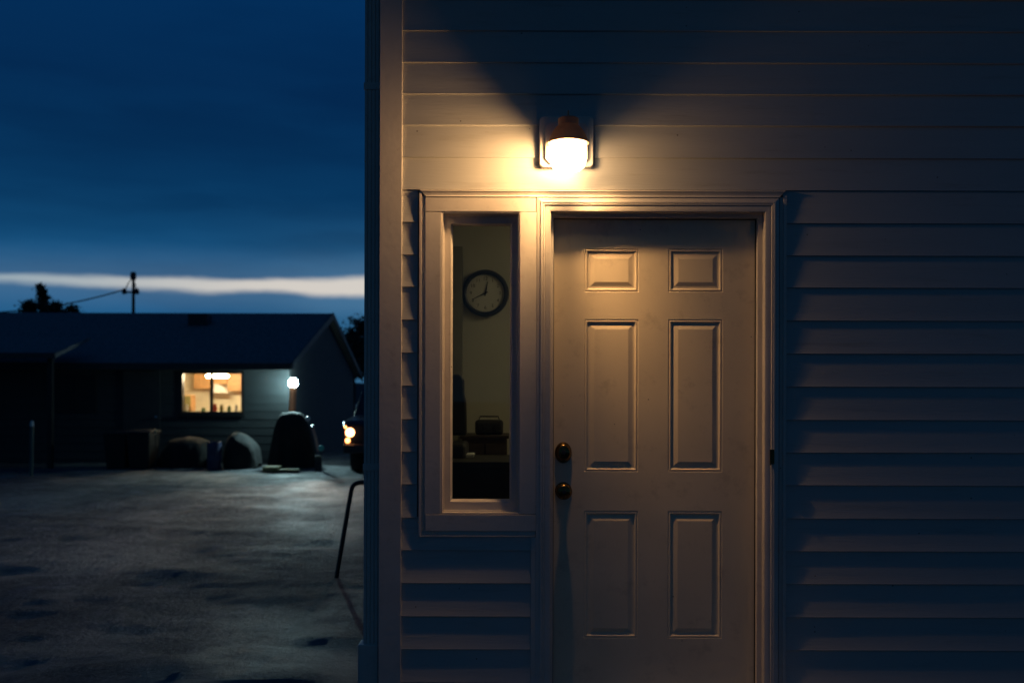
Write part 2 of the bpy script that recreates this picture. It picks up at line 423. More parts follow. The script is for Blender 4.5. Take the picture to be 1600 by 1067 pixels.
# sheathing / structure
bm = nb(); y0, y1 = 0.004, 0.10
bx(bm, -0.583, WX0, y0, y1, 0, HTOP); bx(bm, WX0, WX1, y0, y1, WZ1, HTOP); bx(bm, WX0, WX1, y0, y1, 0, WZ0)
bx(bm, WX1, DX0, y0, y1, 0, HTOP); bx(bm, DX0, DX1, y0, y1, DZ1, HTOP); bx(bm, DX0, DX1, y0, y1, 0, SILL-0.03); bx(bm, DX1, HX1, y0, y1, 0, HTOP)
bx(bm, -0.583, -0.49, y1, HY1, 0, HTOP); bx(bm, HX1-0.09, HX1, y1, HY1, 0, HTOP); bx(bm, -0.49, HX1-0.09, HY1-0.09, HY1, 0, HTOP)
link('wall', bm, M['wallcore'], house)
# corner boards
bm = nb(); bx(bm, XC0, XC1, -0.0145, 0.0035, 0.02, HTOP); link('corner_board', bm, M['trim'], house, bevel=0.0015)
bm = nb(); bx(bm, XC0, -0.584, 0.0045, 0.099, 0.02, HTOP); link('corner_board', bm, M['trim'], house, bevel=0.0015)
# roof with eaves
bm = nb()
prism(bm, [(-0.42, HTOP-0.02), (HY1/2, HTOP+1.75), (HY1+0.42, HTOP-0.02), (HY1+0.42, HTOP+0.14), (HY1/2, HTOP+1.95), (-0.42, HTOP+0.14)], -0.95, HX1+0.4)
rf = link('roof', bm, M['roofm'], house)
bm = nb()
prism(bm, [(0.1, HTOP), (HY1/2, HTOP+1.7), (HY1-0.1, HTOP)], -0.58, -0.50); link('gable_wall', bm, M['siding'], house); bm = nb(); prism(bm, [(0.1, HTOP), (HY1/2, HTOP+1.7), (HY1-0.1, HTOP)], HX1-0.09, HX1-0.01)
link('gable_wall', bm, M['siding'], house)
bm = nb(); bx(bm, -0.95, HX1+0.4, -0.42, 0.003, HTOP-0.05, HTOP-0.022); link('soffit', bm, M['trim'], house)
# downspout on the side of the corner
bm = nb()
xa, xb = PX(568.5, 0.03), PX(592, 0.03)+0.001
pts = []
for k in range(4):
    u0, u1 = xa + (xb-xa)*k/4, xa + (xb-xa)*(k+1)/4
    pts += [(u0+0.001, 0.028), (u0+(u1-u0)*0.7, 0.028), (u0+(u1-u0)*0.85, 0.033)]
pts += [(xb, 0.03), (xb, 0.095), (xa, 0.095)]
prism(bm, pts, 0.42, HTOP-0.05, axis='z')
ds = link('downspout', bm, M['trim'], house, bevel=0.001)
bm = nb()
bx(bm, xa-0.022, xb, 0.012, 0.115, -0.05, PZ(1007, 0.02))
link('drain_boot', bm, M['trim'], ds, bevel=0.004)
for zz in (2.9, 1.2):
    bm = nb(); bx(bm, xa-0.003, xb+0.002, 0.0245, 0.099, zz, zz+0.03); link('strap', bm, M['trim'], ds, bevel=0.001)

# ---- header moulding that runs across window and door
def mould_x(bm, px0, px1, prof, cutl=0.0, cutr=0.0):
    """prof: (protrusion, row). ends mitred by moving lower vertices in"""
    A, B = [], []
    rmin = prof[0][1]
    for pr, r in prof:
        z = PZ(r, -pr); k = (r - rmin)
        A.append(bm.verts.new((PX(px0 + cutl*k, -pr), -pr, z))); B.append(bm.verts.new((PX(px1 - cutr*k, -pr), -pr, z)))
    for i in range(len(prof)-1): bm.faces.new((A[i], B[i], B[i+1], A[i+1]))
    bm.faces.new(A); bm.faces.new(B)
bm = nb()
mould_x(bm, 655, 1227, [(0.0, 297), (0.0155, 297.3), (0.0175, 298.6), (0.0150, 300), (0.0140, 305.6), (0.0160, 306.4), (0.0160, 307.6), (0.0, 308)], 0.95, 0.95)
link('header_moulding', bm, M['trim'], house, smooth_=True)

# ---- window
win = bpy.data.objects.new('window', None); C.objects.link(win); win.parent = house
def wlink(name, bm, m, **k):
    o = link(name, bm, m, None, **k); o.parent = win; return o
bm = nb()      # outer J-channel: lip, recessed floor
pbox(bm, 655.3, 657.8, 300, 838.5, -0.0130, 0.0); pbox(bm, 657.8, 664.5, 306.5, 829, -0.006, 0.0)
pbox(bm, 657.9, 836, 836.3, 838.5, -0.0130, 0.0); pbox(bm, 657.9, 836, 829, 836.2, -0.007, 0.0)
wlink('outer_channel', bm, M['trim'], bevel=0.0008)
def casing_piece(x0, x1, y0_, y1_, pr=0.0135, name='casing_board'):
    bm = nb(); pbox(bm, x0, x1, y0_, y1_, -pr, 0.003); return wlink(name, bm, M['trim'], bevel=0.0012)
casing_piece(664.6, 837.2, 308.2, 330.9); casing_piece(664.6, 688.2, 331.3, 803.2, 0.0131); casing_piece(812.4, 836.8, 331.3, 803.2, 0.0131); casing_piece(664.6, 836.8, 803.6, 829.6, 0.0139)
def ringframe(bm, o, i, yo, yi, yback):
    """rectangular ring between outer and inner rects (x0,x1,z0,z1), front at yo (outer) / yi (inner)"""
    def rect(r, y): return [bm.verts.new((r[0], y, r[2])), bm.verts.new((r[1], y, r[2])), bm.verts.new((r[1], y, r[3])), bm.verts.new((r[0], y, r[3]))]
    a = rect(o, yo); b = rect(i, yi); c_ = rect(i, yback); d = rect(o, yback)
    for k in range(4):
        j = (k+1) % 4
        bm.faces.new((a[k], a[j], b[j], b[k])); bm.faces.new((b[k], b[j], c_[j], c_[k])); bm.faces.new((d[k], d[j], a[j], a[k])); bm.faces.new((c_[k], c_[j], d[j], d[k]))
def rect_px(x0, x1, yt, yb, Y):
    return (PX(x0, Y), PX(x1, Y), PZ(yb, Y), PZ(yt, Y))
o_ = rect_px(688.4, 812.2, 331.2, 803, -0.018)
# jamb liner
bm = nb(); i_ = rect_px(692.3, 809.6, 335.8, 799.4, 0.028)
ringframe(bm, (o_[0]-0.002, o_[1]+0.002, o_[2]-0.002, o_[3]+0.002), (i_[0], i_[1], i_[2], i_[3]), -0.0105, -0.0105, 0.11)
for v_ in bm.verts: pass
wlink('jamb', bm, M['trim'], bevel=0.0012)
# sash with stepped bead
bm = nb()
so = i_; s1 = rect_px(694.3, 807.2, 338.2, 796.6, 0.030); s2 = rect_px(704, 799, 350, 783.6, 0.030); s3 = rect_px(707, 796.5, 353.0, 779.5, 0.05)
ringframe(bm, (so[0]+0.0004, so[1]-0.0004, so[2]+0.0004, so[3]-0.0004), s1, 0.0215, 0.024, 0.075)
wlink('outer_bead', bm, M['trim'], bevel=0.0008)
bm = nb(); ringframe(bm, (s1[0]+0.0002, s1[1]-0.0002, s1[2]+0.0002, s1[3]-0.0002), s2, 0.030, 0.030, 0.07); wlink('sash', bm, M['trim'], bevel=0.0015)
bm = nb(); ringframe(bm, (s2[0]+0.0002, s2[1]-0.0002, s2[2]+0.0002, s2[3]-0.0002), s3, 0.033, 0.048, 0.066); wlink('glazing_bead', bm, M['trim'])
bm = nb(); bx(bm, s3[0]-0.004, s3[1]+0.004, 0.052, 0.056, s3[2]-0.004, s3[3]+0.004); wlink('pane', bm, M['glass'])

# ---- door frame
frame = bpy.data.objects.new('door_frame', None); C.objects.link(frame); frame.parent = house
def flink(name, bm, m, par=None, **k):
    o = link(name, bm, m, None, **k); o.parent = par or frame; return o
cx0, cx1, cz = PX(859.5, -0.022), PX(1196, -0.022), PZ(330, -0.022, 1000)
prof = [(d_, p_*0.66) for d_, p_ in [(0, -0.001), (0, 0.021), (0.0015, 0.0225), (0.0225, 0.0215), (0.0235, 0.0190), (0.0255, 0.0190), (0.0275, 0.0262), (0.0310, 0.0275), (0.0330, 0.0240),
        (0.0350, 0.0240), (0.0370, 0.0285), (0.0430, 0.0285), (0.0450, 0.0225), (0.0500, 0.0200), (0.0600, 0.0195), (0.0618, 0.0180), (0.0618, 0.0)]]
WPR = 0.0618
def casing(part):
    bm = nb(); prev = None
    for d, pr in prof:
        if part == 'l': row = [(cx0-d, -pr, 0.10), (cx0-d, -pr, cz+d)]
        elif part == 't': row = [(cx0-d, -pr-0.0002, cz+d), (cx1+d, -pr-0.0002, cz+d)]
        else: row = [(cx1+d, -pr, cz+d), (cx1+d, -pr, 0.10)]
        row = [bm.verts.new(v_) for v_ in row]
        if prev: bm.faces.new((prev[0], row[0], row[1], prev[1]))
        prev = row
    flink('casing', bm, M['trim'], smooth_=True)
for s_ in 'ltr': casing(s_)
bm = nb()      # narrow channel right of the casing
pbox(bm, 1224.6, 1227.4, 306, 1160, -0.0120, 0.0); pbox(bm, 1218.6, 1224.6, 308.4, 1160, -0.005, 0.0)
flink('outer_channel', bm, M['trim'], bevel=0.0008)
bm = nb(); pbox(bm, 829.5, 836.6, 839, 1160, -0.010, 0.0); flink('outer_channel', bm, M['trim'], bevel=0.001)
jx0, jx1, jz = cx0+0.0015, cx1-0.0015, cz-0.0015
bm = nb()
bx(bm, jx0-0.02, jx0, -0.0128, 0.105, 0.10, jz); bx(bm, jx1, jx1+0.02, -0.0128, 0.105, 0.10, jz); bx(bm, jx0-0.02, jx1+0.02, -0.0128, 0.105, jz, jz+0.02)
flink('jamb', bm, M['trim'], bevel=0.0012)
sx0, sx1, sz = PX(864.2, 0.05), PX(1181.5, 0.05), PZ(341.5, 0.05, 1000)
bm = nb()
bx(bm, jx0-0.002, sx0, 0.028, 0.060, 0.10, sz+0.002); bx(bm, sx1, jx1+0.002, 0.028, 0.060, 0.10, sz+0.002); bx(bm, jx0, jx1, 0.0285, 0.060, sz, jz+0.001)
flink('stop', bm, M['trim'], bevel=0.002)
bm = nb()
bx(bm, sx0-0.004, sx0+0.0035, 0.0602, 0.0655, 0.10, sz); bx(bm, sx1-0.0035, sx1+0.004, 0.0602, 0.0655, 0.10, sz); bx(bm, sx0, sx1, 0.0602, 0.0655, sz-0.0035, sz+0.004)
flink('weatherstrip', bm, M['gap'])
bm = nb(); prism(bm, [(-0.03, SILL-0.04), (-0.03, SILL-0.02), (0.06, SILL), (0.11, SILL), (0.11, SILL-0.04)], jx0, jx1); flink('threshold', bm, M['chrome'])
bm = nb(); pbox(bm, 1203.2, 1210.2, 702, 725, -0.0225, -0.0175); flink('latch_plate', bm, M['brass'], bevel=0.002)
bm = nb(); lathe(bm, [(0.0, -0.006), (0.003, -0.005), (0.003, 0.045), (0, 0.045)], (PX(1205, -0.03), -0.0215, PZ(724, -0.03)), 'z', 14); flink('hinge_pin', bm, M['brass'], smooth_=True)

# ---- door slab
YDOOR = 0.066
door = bpy.data.objects.new('entrance_door', None); C.objects.link(door); door.parent = house
dxa, dxb, dza, dzb = sx0-0.010, sx1+0.010, SILL+0.004, sz+0.010
pc = [(PX(913, YDOOR), PX(997, YDOOR)), (PX(1044, YDOOR), PX(1128.5, YDOOR))]
pr_ = [(389, 456.3), (499, 736.8), (798, 996.5)]
pr_ = [(PZ(b, YDOOR, 1020), PZ(a, YDOOR, 1020)) for a, b in pr_]
rings = [(0.0, 0.0), (0.0012, 0.0028), (0.0030, 0.0030), (0.0075, 0.0006), (0.0105, 0.0006), (0.0165, 0.0080), (0.0190, 0.0086), (0.0285, 0.0086-0.0002), (0.0290, 0.0082), (0.0465, 0.0012), (0.0485, 0.0006)]
rings = [(0.0, 0.0), (0.0010, 0.0022), (0.0028, 0.0026), (0.0070, 0.0006), (0.0105, 0.0005), (0.0160, 0.0058), (0.0215, 0.0063), (0.0265, 0.0058), (0.0430, 0.0014), (0.0450, 0.0009)]
bm = nb()
xcuts = sorted([dxa, dxb] + [v_ for c_ in pc for v_ in c_]); zcuts = sorted([dza, dzb] + [v_ for c_ in pr_ for v_ in c_])
gv = {}
def GV(x, z):
    k = (round(x, 5), round(z, 5))
    if k not in gv: gv[k] = bm.verts.new((x, YDOOR, z))
    return gv[k]
for i in range(len(xcuts)-1):
    for j in range(len(zcuts)-1):
        x0, x1, z0, z1 = xcuts[i], xcuts[i+1], zcuts[j], zcuts[j+1]
        ispanel = any(abs(x0-a) < 1e-6 for a, b in pc) and any(abs(z0-a) < 1e-6 for a, b in pr_)
        q = [GV(x0, z0), GV(x1, z0), GV(x1, z1), GV(x0, z1)]
        if not ispanel: bm.faces.new(q); continue
        prev = q
        for d, dep in rings[1:]:
            row = [bm.verts.new((x, YDOOR+dep, z)) for x, z in ((x0+d, z0+d), (x1-d, z0+d), (x1-d, z1-d), (x0+d, z1-d))]
            for k in range(4): bm.faces.new((prev[k], prev[(k+1) % 4], row[(k+1) % 4], row[k]))
            prev = row
        bm.faces.new(prev)
e = [GV(xcuts[0], zcuts[0]), GV(xcuts[-1], zcuts[0]), GV(xcuts[-1], zcuts[-1]), GV(xcuts[0], zcuts[-1])]
bk = [bm.verts.new((v_.co.x, YDOOR+0.044, v_.co.z)) for v_ in e]
bm.faces.new(bk)
# side skirts of the slab
for (xa_, za_, xb_, zb_, a_, b_) in ((0, 0, 1, 0, 0, 1), ):
    pass
link_door = link('slab', bm, M['door'], None, normals=False, bevel=0.0005, seg=2); link_door.parent = door
for pgn in link_door.data.polygons: pass
bm2 = bmesh.new(); bm2.from_mesh(link_door.data); bmesh.ops.recalc_face_normals(bm2, faces=[f for f in bm2.faces]); 
for f in bm2.faces:
    if f.normal.y > 0.01: f.normal_flip()
bm2.to_mesh(link_door.data); bm2.free()
bm = nb(); bx(bm, dxa, dxb, YDOOR+0.012, YDOOR+0.0435, dza, dzb); o = link('core', bm, M['door']); o.parent = door
def dlink(name, bm, m, par=None, **k):
    o = link(name, bm, m, None, **k); o.parent = par or door; return o
# deadbolt: rose stretched tall and lowered to take in its cast shadow, keyhole
kx, kz = P(880.5, 706, YDOOR-0.02)
bm = nb(); lathe(bm, [(0.0000, -0.032), (0.0209, -0.031), (0.0275, -0.027), (0.0308, -0.020), (0.0369, -0.010), (0.0380, -0.003), (0.0380, 0.0)], (kx, YDOOR, kz), 'y', 48)
for v_ in bm.verts: v_.co.z = kz - 0.004 + (v_.co.z-kz)*1.26
db = dlink('deadbolt', bm, M['brass'], smooth_=True)
bm = nb(); lathe(bm, [(0.0, -0.0335), (0.010, -0.0330), (0.0105, -0.030)], (kx, YDOOR, kz), 'y', 24); bx(bm, kx-0.0012, kx+0.0012, YDOOR-0.0345, YDOOR-0.032, kz-0.006, kz+0.006)
dlink('key_cylinder', bm, M['darkmetal'], db)
kx, kz = P(881, 767.5, YDOOR-0.045)
bm = nb(); lathe(bm, [(0.0000, -0.076), (0.0132, -0.0755), (0.0242, -0.072), (0.0336, -0.063), (0.0369, -0.052), (0.0352, -0.043), (0.0286, -0.034), (0.0176, -0.027), (0.0138, -0.020), (0.0138, -0.008), (0.0149, -0.006)], (kx, YDOOR, kz), 'y', 48)
kn = dlink('door_knob', bm, M['brass'], smooth_=True)
bm = nb(); lathe(bm, [(0.0138, -0.009), (0.0286, -0.008), (0.0369, -0.004), (0.0380, 0.0)], (kx, YDOOR, kz), 'y', 48); dlink('rose', bm, M['brass'], kn, smooth_=True)
bm = nb(); lathe(bm, [(0.0, -0.0775), (0.0085, -0.077), (0.009, -0.074)], (kx, YDOOR, kz), 'y', 24); dlink('key_cylinder', bm, M['darkmetal'], kn)

# foundation step outside the door
bm = nb(); bx(bm, -0.05, 1.35, -1.1, -0.035, -0.1, 0.185)
tag(link('concrete_step', bm, M['concrete'], None, bevel=0.012), 'low grey concrete step below the panelled entrance door', 'step')

# ------------------------------------------------------------------ wall lamp
lampx = PX(887, -0.12)
LY = -0.118
lamp = empty('wall_lamp', (lampx, 0, PZ(222, 0)))
tag(lamp, 'lit bronze jar-style wall lamp with glowing glass above the entrance door', 'wall lamp')
def llink(name, bm, m, **k): return link(name, bm, m, lamp, **k)
bm = nb()       # mounting block: rounded slab, raised octagon
def rrect(x0, x1, z0, z1, r, n=6):
    pts = []
    for cx_, cz_, a0 in ((x1-r, z1-r, 0), (x0+r, z1-r, 90), (x0+r, z0+r, 180), (x1-r, z0+r, 270)):
        for k in range(n+1):
            a = math.radians(a0 + 90*k/n); pts.append((cx_+r*math.cos(a), cz_+r*math.sin(a)))
    return pts
x0, z1 = P(843, 183, -0.02); x1, z0 = P(927, 262, -0.02)
prism(bm, rrect(x0, x1, z0, z1, 0.018), -0.030, -0.001, 'y')
llink('mounting_block', bm, M['plate'], smooth_=True, bevel=0.004)
bm = nb()
x0, z1 = P(852, 191, -0.036); x1, z0 = P(918.5, 257, -0.036); ch = 0.022
prism(bm, [(x0, z0+ch), (x0+ch, z0), (x1-ch, z0), (x1, z0+ch), (x1, z1-ch), (x1-ch, z1), (x0+ch, z1), (x0, z1-ch)], -0.044, -0.0305, 'y')
llink('backplate', bm, M['plate'], bevel=0.003)
def LZ(r): return PZ(r, LY)
s_ = (D+LY)/F
bm = nb()
prof_ = [(0.0, 184), (13, 184.2), (15.6, 185.5), (16, 188), (16, 196.5), (18, 198), (21.5, 202), (25.5, 208), (28.5, 214.5), (31.5, 222), (32.5, 224.5), (31.0, 224.5), (27, 215), (20, 204), (14, 199), (0, 199)]
lathe(bm, [(r*s_, LZ(q)-LZ(222)) for r, q in prof_], (lampx, LY, LZ(222)), 'z', 56)
llink('lamp_shade', bm, M['shade'], smooth_=True)
bm = nb(); lathe(bm, [(0.0, LZ(172)-LZ(222)), (0.003, LZ(173)-LZ(222)), (0.0035, LZ(179)-LZ(222)), (0.0055, LZ(180.5)-LZ(222)), (0.0055, LZ(184.4)-LZ(222))], (lampx, LY, LZ(222)), 'z', 16); llink('finial', bm, M['shade'], smooth_=True)
bm = nb()
jar = [(0, 206), (20, 206), (25, 212), (28.0, 219), (28.8, 226), (28.8, 246), (28.0, 255), (25.2, 261.5), (20, 265.8), (12, 268), (0, 268.6)]
lathe(bm, [(r*s_, LZ(q)-LZ(222)) for r, q in jar], (lampx, LY, LZ(222)), 'z', 56)
JARM = bpy.data.materials.new('lit_masked_glass'); JARM.use_nodes = True; t = JARM.node_tree; t.nodes.clear()
# glass colour masks, added to steer how much bulb light reaches wall and door
tcj = N(t, 'ShaderNodeTexCoord'); sj = N(t, 'ShaderNodeSeparateXYZ'); t.links.new(tcj.outputs['Object'], sj.inputs[0])
tr = N(t, 'ShaderNodeBsdfTransparent')
yo = math_n(t, 'SUBTRACT', sj.outputs[1], LY)
yu = math_n(t, 'MULTIPLY_ADD', yo, 1/0.16, 0.5, clamp=True)
side = ramp(t, yu, [(0.30, (0.10,)*3), (0.48, (0.152,)*3), (0.62, (0.083,)*3), (0.74, (0.032,)*3), (0.95, (0.018,)*3)])
xo = math_n(t, 'MULTIPLY_ADD', math_n(t, 'SUBTRACT', sj.outputs[0], lampx), 1/0.16, 0.5, clamp=True)
side = mixc(t, 1.0, side, ramp(t, xo, [(0.1, (1.0,)*3), (0.9, (0.25,)*3)]), 'MULTIPLY')
zu = math_n(t, 'DIVIDE', math_n(t, 'SUBTRACT', sj.outputs[2], LZ(268)), LZ(222)-LZ(268), clamp=True)
side = mixc(t, 1.0, side, ramp(t, zu, [(0.52, (1.0,)*3), (0.95, (0.24,)*3)]), 'MULTIPLY')
bott = ramp(t, yu, [(0.50, (0.10,)*3), (0.56, (0.28,)*3), (0.61, (0.90,)*3), (0.66, (1.0,)*3), (0.70, (0.36,)*3), (0.75, (0.055,)*3), (0.85, (0.018,)*3)])
bott = mixc(t, 1.0, bott, ramp(t, xo, [(0.12, (0.35,)*3), (0.30, (1.0,)*3), (0.68, (1.0,)*3), (0.84, (0.22,)*3)]), 'MULTIPLY')
t.links.new(mixc(t, math_n(t, 'SUBTRACT', 1.0, smooth(t, zu, 0.05, 0.26)), side, bott), tr.inputs[0])
em = N(t, 'ShaderNodeEmission'); em.inputs[0].default_value = (1.0, 0.76, 0.47, 1); em.inputs[1].default_value = 4.5
ad = N(t, 'ShaderNodeAddShader'); o = N(t, 'ShaderNodeOutputMaterial')
t.links.new(tr.outputs[0], ad.inputs[0]); t.links.new(em.outputs[0], ad.inputs[1]); t.links.new(ad.outputs[0], o.inputs[0])
llink('glass_jar', bm, JARM, smooth_=True)
bm = nb(); lathe(bm, [(0.0, 0.038), (0.018, 0.036), (0.025, 0.028), (0.0265, 0.010), (0.0255, -0.026)], (lampx-0.006, LY, LZ(243)), 'z', 32)
llink('bulb', bm, emis('hot_bulb', (1.0, 0.56, 0.22), 13000.0), smooth_=True)
bm = nb(); lathe(bm, [(0.0255, -0.0262), (0.0262, -0.0265), (0.0262, -0.030), (0.015, -0.036), (0.0, -0.037)], (lampx-0.006, LY, LZ(243)), 'z', 32)
llink('bulb_light_stop', bm, M['plate'], smooth_=True)  # unlit cap added to hold back light falling straight down the door
bm = nb(); tube(bm, [(lampx, -0.043, LZ(199)), (lampx, -0.075, LZ(193)), (lampx, LY, LZ(192))], 0.009, 12); llink('arm', bm, M['shade'], smooth_=True)

# ------------------------------------------------------------------ room behind the narrow window
RY = YD(F*0.30/73.0)          # plane of the clock wall
room = bpy.data.objects.new('room', None); C.objects.link(room); room.parent = house
def rlink(name, bm, m, **k):
    o = link(name, bm, m, None, **k); o.parent = room; return o
rx0, rx1, rz0, rz1 = -0.47, 2.6, SILL-0.03, 2.72
bm = nb(); bx(bm, rx0, rx1, RY+0.012, RY+0.1, rz0, rz1); rlink('back_wall', bm, M['roomwall'])
bm = nb(); bx(bm, rx0, rx1, 0.115, RY+0.1, rz1, rz1+0.05); rlink('room_ceiling', bm, M['white'])
bm = nb(); bx(bm, rx0, rx1, 0.115, RY+0.1, rz0-0.05, rz0); rlink('room_floor', bm, M['roomdark'])
bm = nb(); bx(bm, rx0-0.02, rx0, 0.101, RY+0.1, rz0, rz1); rlink('side_wall', bm, M['roomwall']); bm = nb(); bx(bm, rx1, rx1+0.05, 0.101, RY+0.1, rz0, rz1); rlink('side_wall', bm, M['roomwall'])
bm = nb(); a = PX(706, RY-0.1); b = PX(721.5, RY-0.1); bx(bm, a-0.12, b, RY-0.09, RY+0.011, rz0, PZ(385, RY-0.1)); rlink('inner_door_trim', bm, mat('olive_trim', (0.22, 0.21, 0.15), 0.7))
bm = nb(); bx(bm, 0.9, 1.3, 0.8, 1.2, rz1-0.05, rz1-0.001)
tag(link('ceiling_light', bm, emis('dim_room_light', (1.0, 0.82, 0.50), 8.0)), 'dim square ceiling light inside the room behind the entrance door', 'ceiling light')

# clock
ck = empty('wall_clock', (0, 0, 0)); ccx, ccz = P(758.3, 458, RY-0.02); ck.location = (ccx, RY, ccz)
tag(ck, 'round black rimmed wall clock showing twelve forty seen through the narrow window', 'clock')
R0 = 0.150
bm = nb(); lathe(bm, [(R0*0.80, -0.012), (R0*0.805, -0.030), (R0*0.87, -0.036), (R0*0.95, -0.034), (R0, -0.022), (R0, 0.010)], (ccx, RY, ccz), 'y', 64); link('rim', bm, M['black'], ck, smooth_=True)
bm = nb(); lathe(bm, [(0, -0.013), (R0*0.81, -0.013)], (ccx, RY, ccz), 'y', 64); link('dial', bm, M['dial'], ck)
def text_bm(bm, s, size, x, y, z):
    cu = bpy.data.curves.new('t', 'FONT'); cu.body = s; cu.size = size; cu.align_x = 'CENTER'; cu.align_y = 'CENTER'; cu.extrude = 0.0008
    ob = bpy.data.objects.new('t', cu); C.objects.link(ob); dg = bpy.context.evaluated_depsgraph_get()
    me = bpy.data.meshes.new_from_object(ob.evaluated_get(dg)); bpy.data.objects.remove(ob)
    me.transform(Matrix.Translation((x, y, z)) @ Matrix.Rotation(math.radians(90), 4, 'X')); bm.from_mesh(me); bpy.data.meshes.remove(me)
bm = nb()
for k in range(1, 13):
    a = math.radians(30*k); text_bm(bm, str(k), 0.030, ccx + 0.093*math.sin(a), RY-0.0145, ccz + 0.093*math.cos(a))
for k in range(60):
    a = math.radians(6*k); c0 = Vector((ccx + 0.112*math.sin(a), RY-0.0145, ccz + 0.112*math.cos(a)))
    bx(bm, c0.x-0.0006, c0.x+0.0006, c0.y, c0.y+0.0008, c0.z-0.0025, c0.z+0.0025, rot=(c0, Matrix.Rotation(a, 3, 'Y')))
link('numerals', bm, M['ink'], ck, normals=False)
def hand(name, ang, ln, w, y):
    a = math.radians(ang); bm = nb(); c0 = Vector((ccx, RY+y, ccz))
    vs = [(-w*0.6, -0.018), (w*0.6, -0.018), (w, 0), (w*0.35, ln), (-w*0.35, ln), (-w, 0)]
    A = [bm.verts.new(c0 + Matrix.Rotation(a, 3, 'Y') @ Vector((u, d_, v_))) for d_ in (0, 0.0015) for u, v_ in vs]
    bm.faces.new(A[:6]); bm.faces.new(A[6:])
    for i in range(6): bm.faces.new((A[i], A[(i+1) % 6], A[6+(i+1) % 6], A[6+i]))
    link(name, bm, M['ink'], ck)
hand('hour_hand', 11, 0.074, 0.0062, -0.020); hand('minute_hand', 244, 0.094, 0.0045, -0.023)
bm = nb(); lathe(bm, [(0, -0.026), (0.007, -0.025), (0.007, -0.013)], (ccx, RY, ccz), 'y', 20); link('hub', bm, M['ink'], ck)

# cabinet under the clock, things on it, chair, desk with paper
def rbox(name, px0, px1, py0, py1, Y, depth, m, label, cat, parts=None):
    root = empty(name, (0, 0, 0)); x0, zt = P(px0, py0, Y); x1, zb = P(px1, py1, Y)
    root.location = ((x0+x1)/2, Y+depth/2, zb); tag(root, label, cat); return root, x0, x1, zb, zt
root, x0, x1, zb, zt = rbox('cabinet', 722, 792, 680, 720, 1.45, 0.4, None, 'low dark wooden cabinet standing below the wall clock', 'cabinet')
zb = rz0
bm = nb(); bx(bm, x0, x1, 1.45, 1.86, zb, zt-0.02); link('carcass', bm, M['roomdark'], root, bevel=0.003)
bm = nb(); bx(bm, x0-0.012, x1+0.012, 1.435, 1.87, zt-0.0195, zt); link('cabinet_top', bm, M['roomdark'], root, bevel=0.003)
for k in range(2):
    xm0 = x0 + (x1-x0)*(0.04+0.48*k); xm1 = xm0 + (x1-x0)*0.44
    bm = nb(); bx(bm, xm0, xm1, 1.438, 1.4495, zb+0.05, zt-0.05); dd = link('cabinet_door', bm, M['roomdark'], root, bevel=0.003)
CT = zt
def radio():
    root = empty('radio', (0, 0, 0)); x0, zt = P(742, 656, 1.52); x1, _ = P(786, 680, 1.52); root.location = ((x0+x1)/2, 1.6, CT)
    tag(root, 'small dark rounded radio on top of the low cabinet', 'radio')
    bm = nb(); bx(bm, x0, x1, 1.52, 1.66, CT, zt); link('body', bm, M['black'], root, bevel=0.02, seg=4)
    for k in (0.22, 0.78):
        bm = nb(); lathe(bm, [(0, -0.008), (0.022, -0.008), (0.026, -0.003), (0.026, 0.001)], (x0+(x1-x0)*k, 1.52, (CT+zt)/2), 'y', 24); link('speaker_cone', bm, M['greytarp'], root)
    bm = nb(); tube(bm, [(x0+0.02, 1.59, zt-0.01), (x0+0.03, 1.59, zt+0.02), (x1-0.03, 1.59, zt+0.02), (x1-0.02, 1.59, zt-0.01)], 0.004, 8); link('handle', bm, M['darkmetal'], root)
radio()
def chair():
    Yc = 1.05
    root = empty('office_chair', (0, 0, 0)); x0, zt = P(702, 588, Yc); x1, zm = P(727, 680, Yc); root.location = ((x0+x1)/2, Yc, rz0)
    tag(root, 'dark high-backed chair at the left inside the narrow window', 'chair')
    xm = x0 + 0.04; x0 -= 0.30
    bm = nb(); prism(bm, [(x0+0.05, zt+0.02), (x1-0.03, zt+0.012), (x1-0.008, zt-0.02), (x1-0.006, zt-0.10), (x1+0.004, zt-0.14), (x1+0.008, zm), (x0, zm), (x0, zt)], Yc, Yc+0.06, 'y'); link('backrest', bm, M['black'], root, bevel=0.012, seg=3)
    bm = nb(); bx(bm, x0-0.02, x1+0.02, Yc-0.42, Yc+0.02, zm-0.12, zm-0.03); link('seat', bm, M['black'], root, bevel=0.02, seg=3)
    for sx in (x0+0.02, x1-0.03):
        for sy in (Yc-0.38, Yc-0.02):
            bm = nb(); tube(bm, [(sx, sy, rz0), (sx, sy, zm-0.11)], 0.012, 8); link('leg', bm, M['darkmetal'], root)
chair()
root, x0, x1, zb, zt = rbox('desk', 690, 800, 716, 790, 0.62, 0.35, None, 'dark desk just inside the narrow window', 'desk')
bm = nb(); bx(bm, -0.45, x1+0.12, 0.35, 0.95, zt-0.03, zt); link('desktop', bm, M['black'], root, bevel=0.004)
bm = nb(); bx(bm, -0.42, x1+0.10, 0.37, 0.39, rz0+0.02, zt-0.031); link('modesty_panel', bm, M['black'], root)
for sx in (-0.44, x1+0.08):
    for sy in (0.41, 0.91):
        bm = nb(); bx(bm, sx, sx+0.03, sy, sy+0.03, rz0, zt-0.031); link('leg', bm, M['black'], root)
bm = nb(); a = PT(700, 711, 0.90); b = PT(742, 711, 0.90); bx(bm, a.x, b.x, 0.70, 0.91, zt+0.0005, zt+0.014)
tag(link('paper_stack', bm, M['paper'], None, bevel=0.001), 'thin pale paper stack on the dark desk', 'paper')

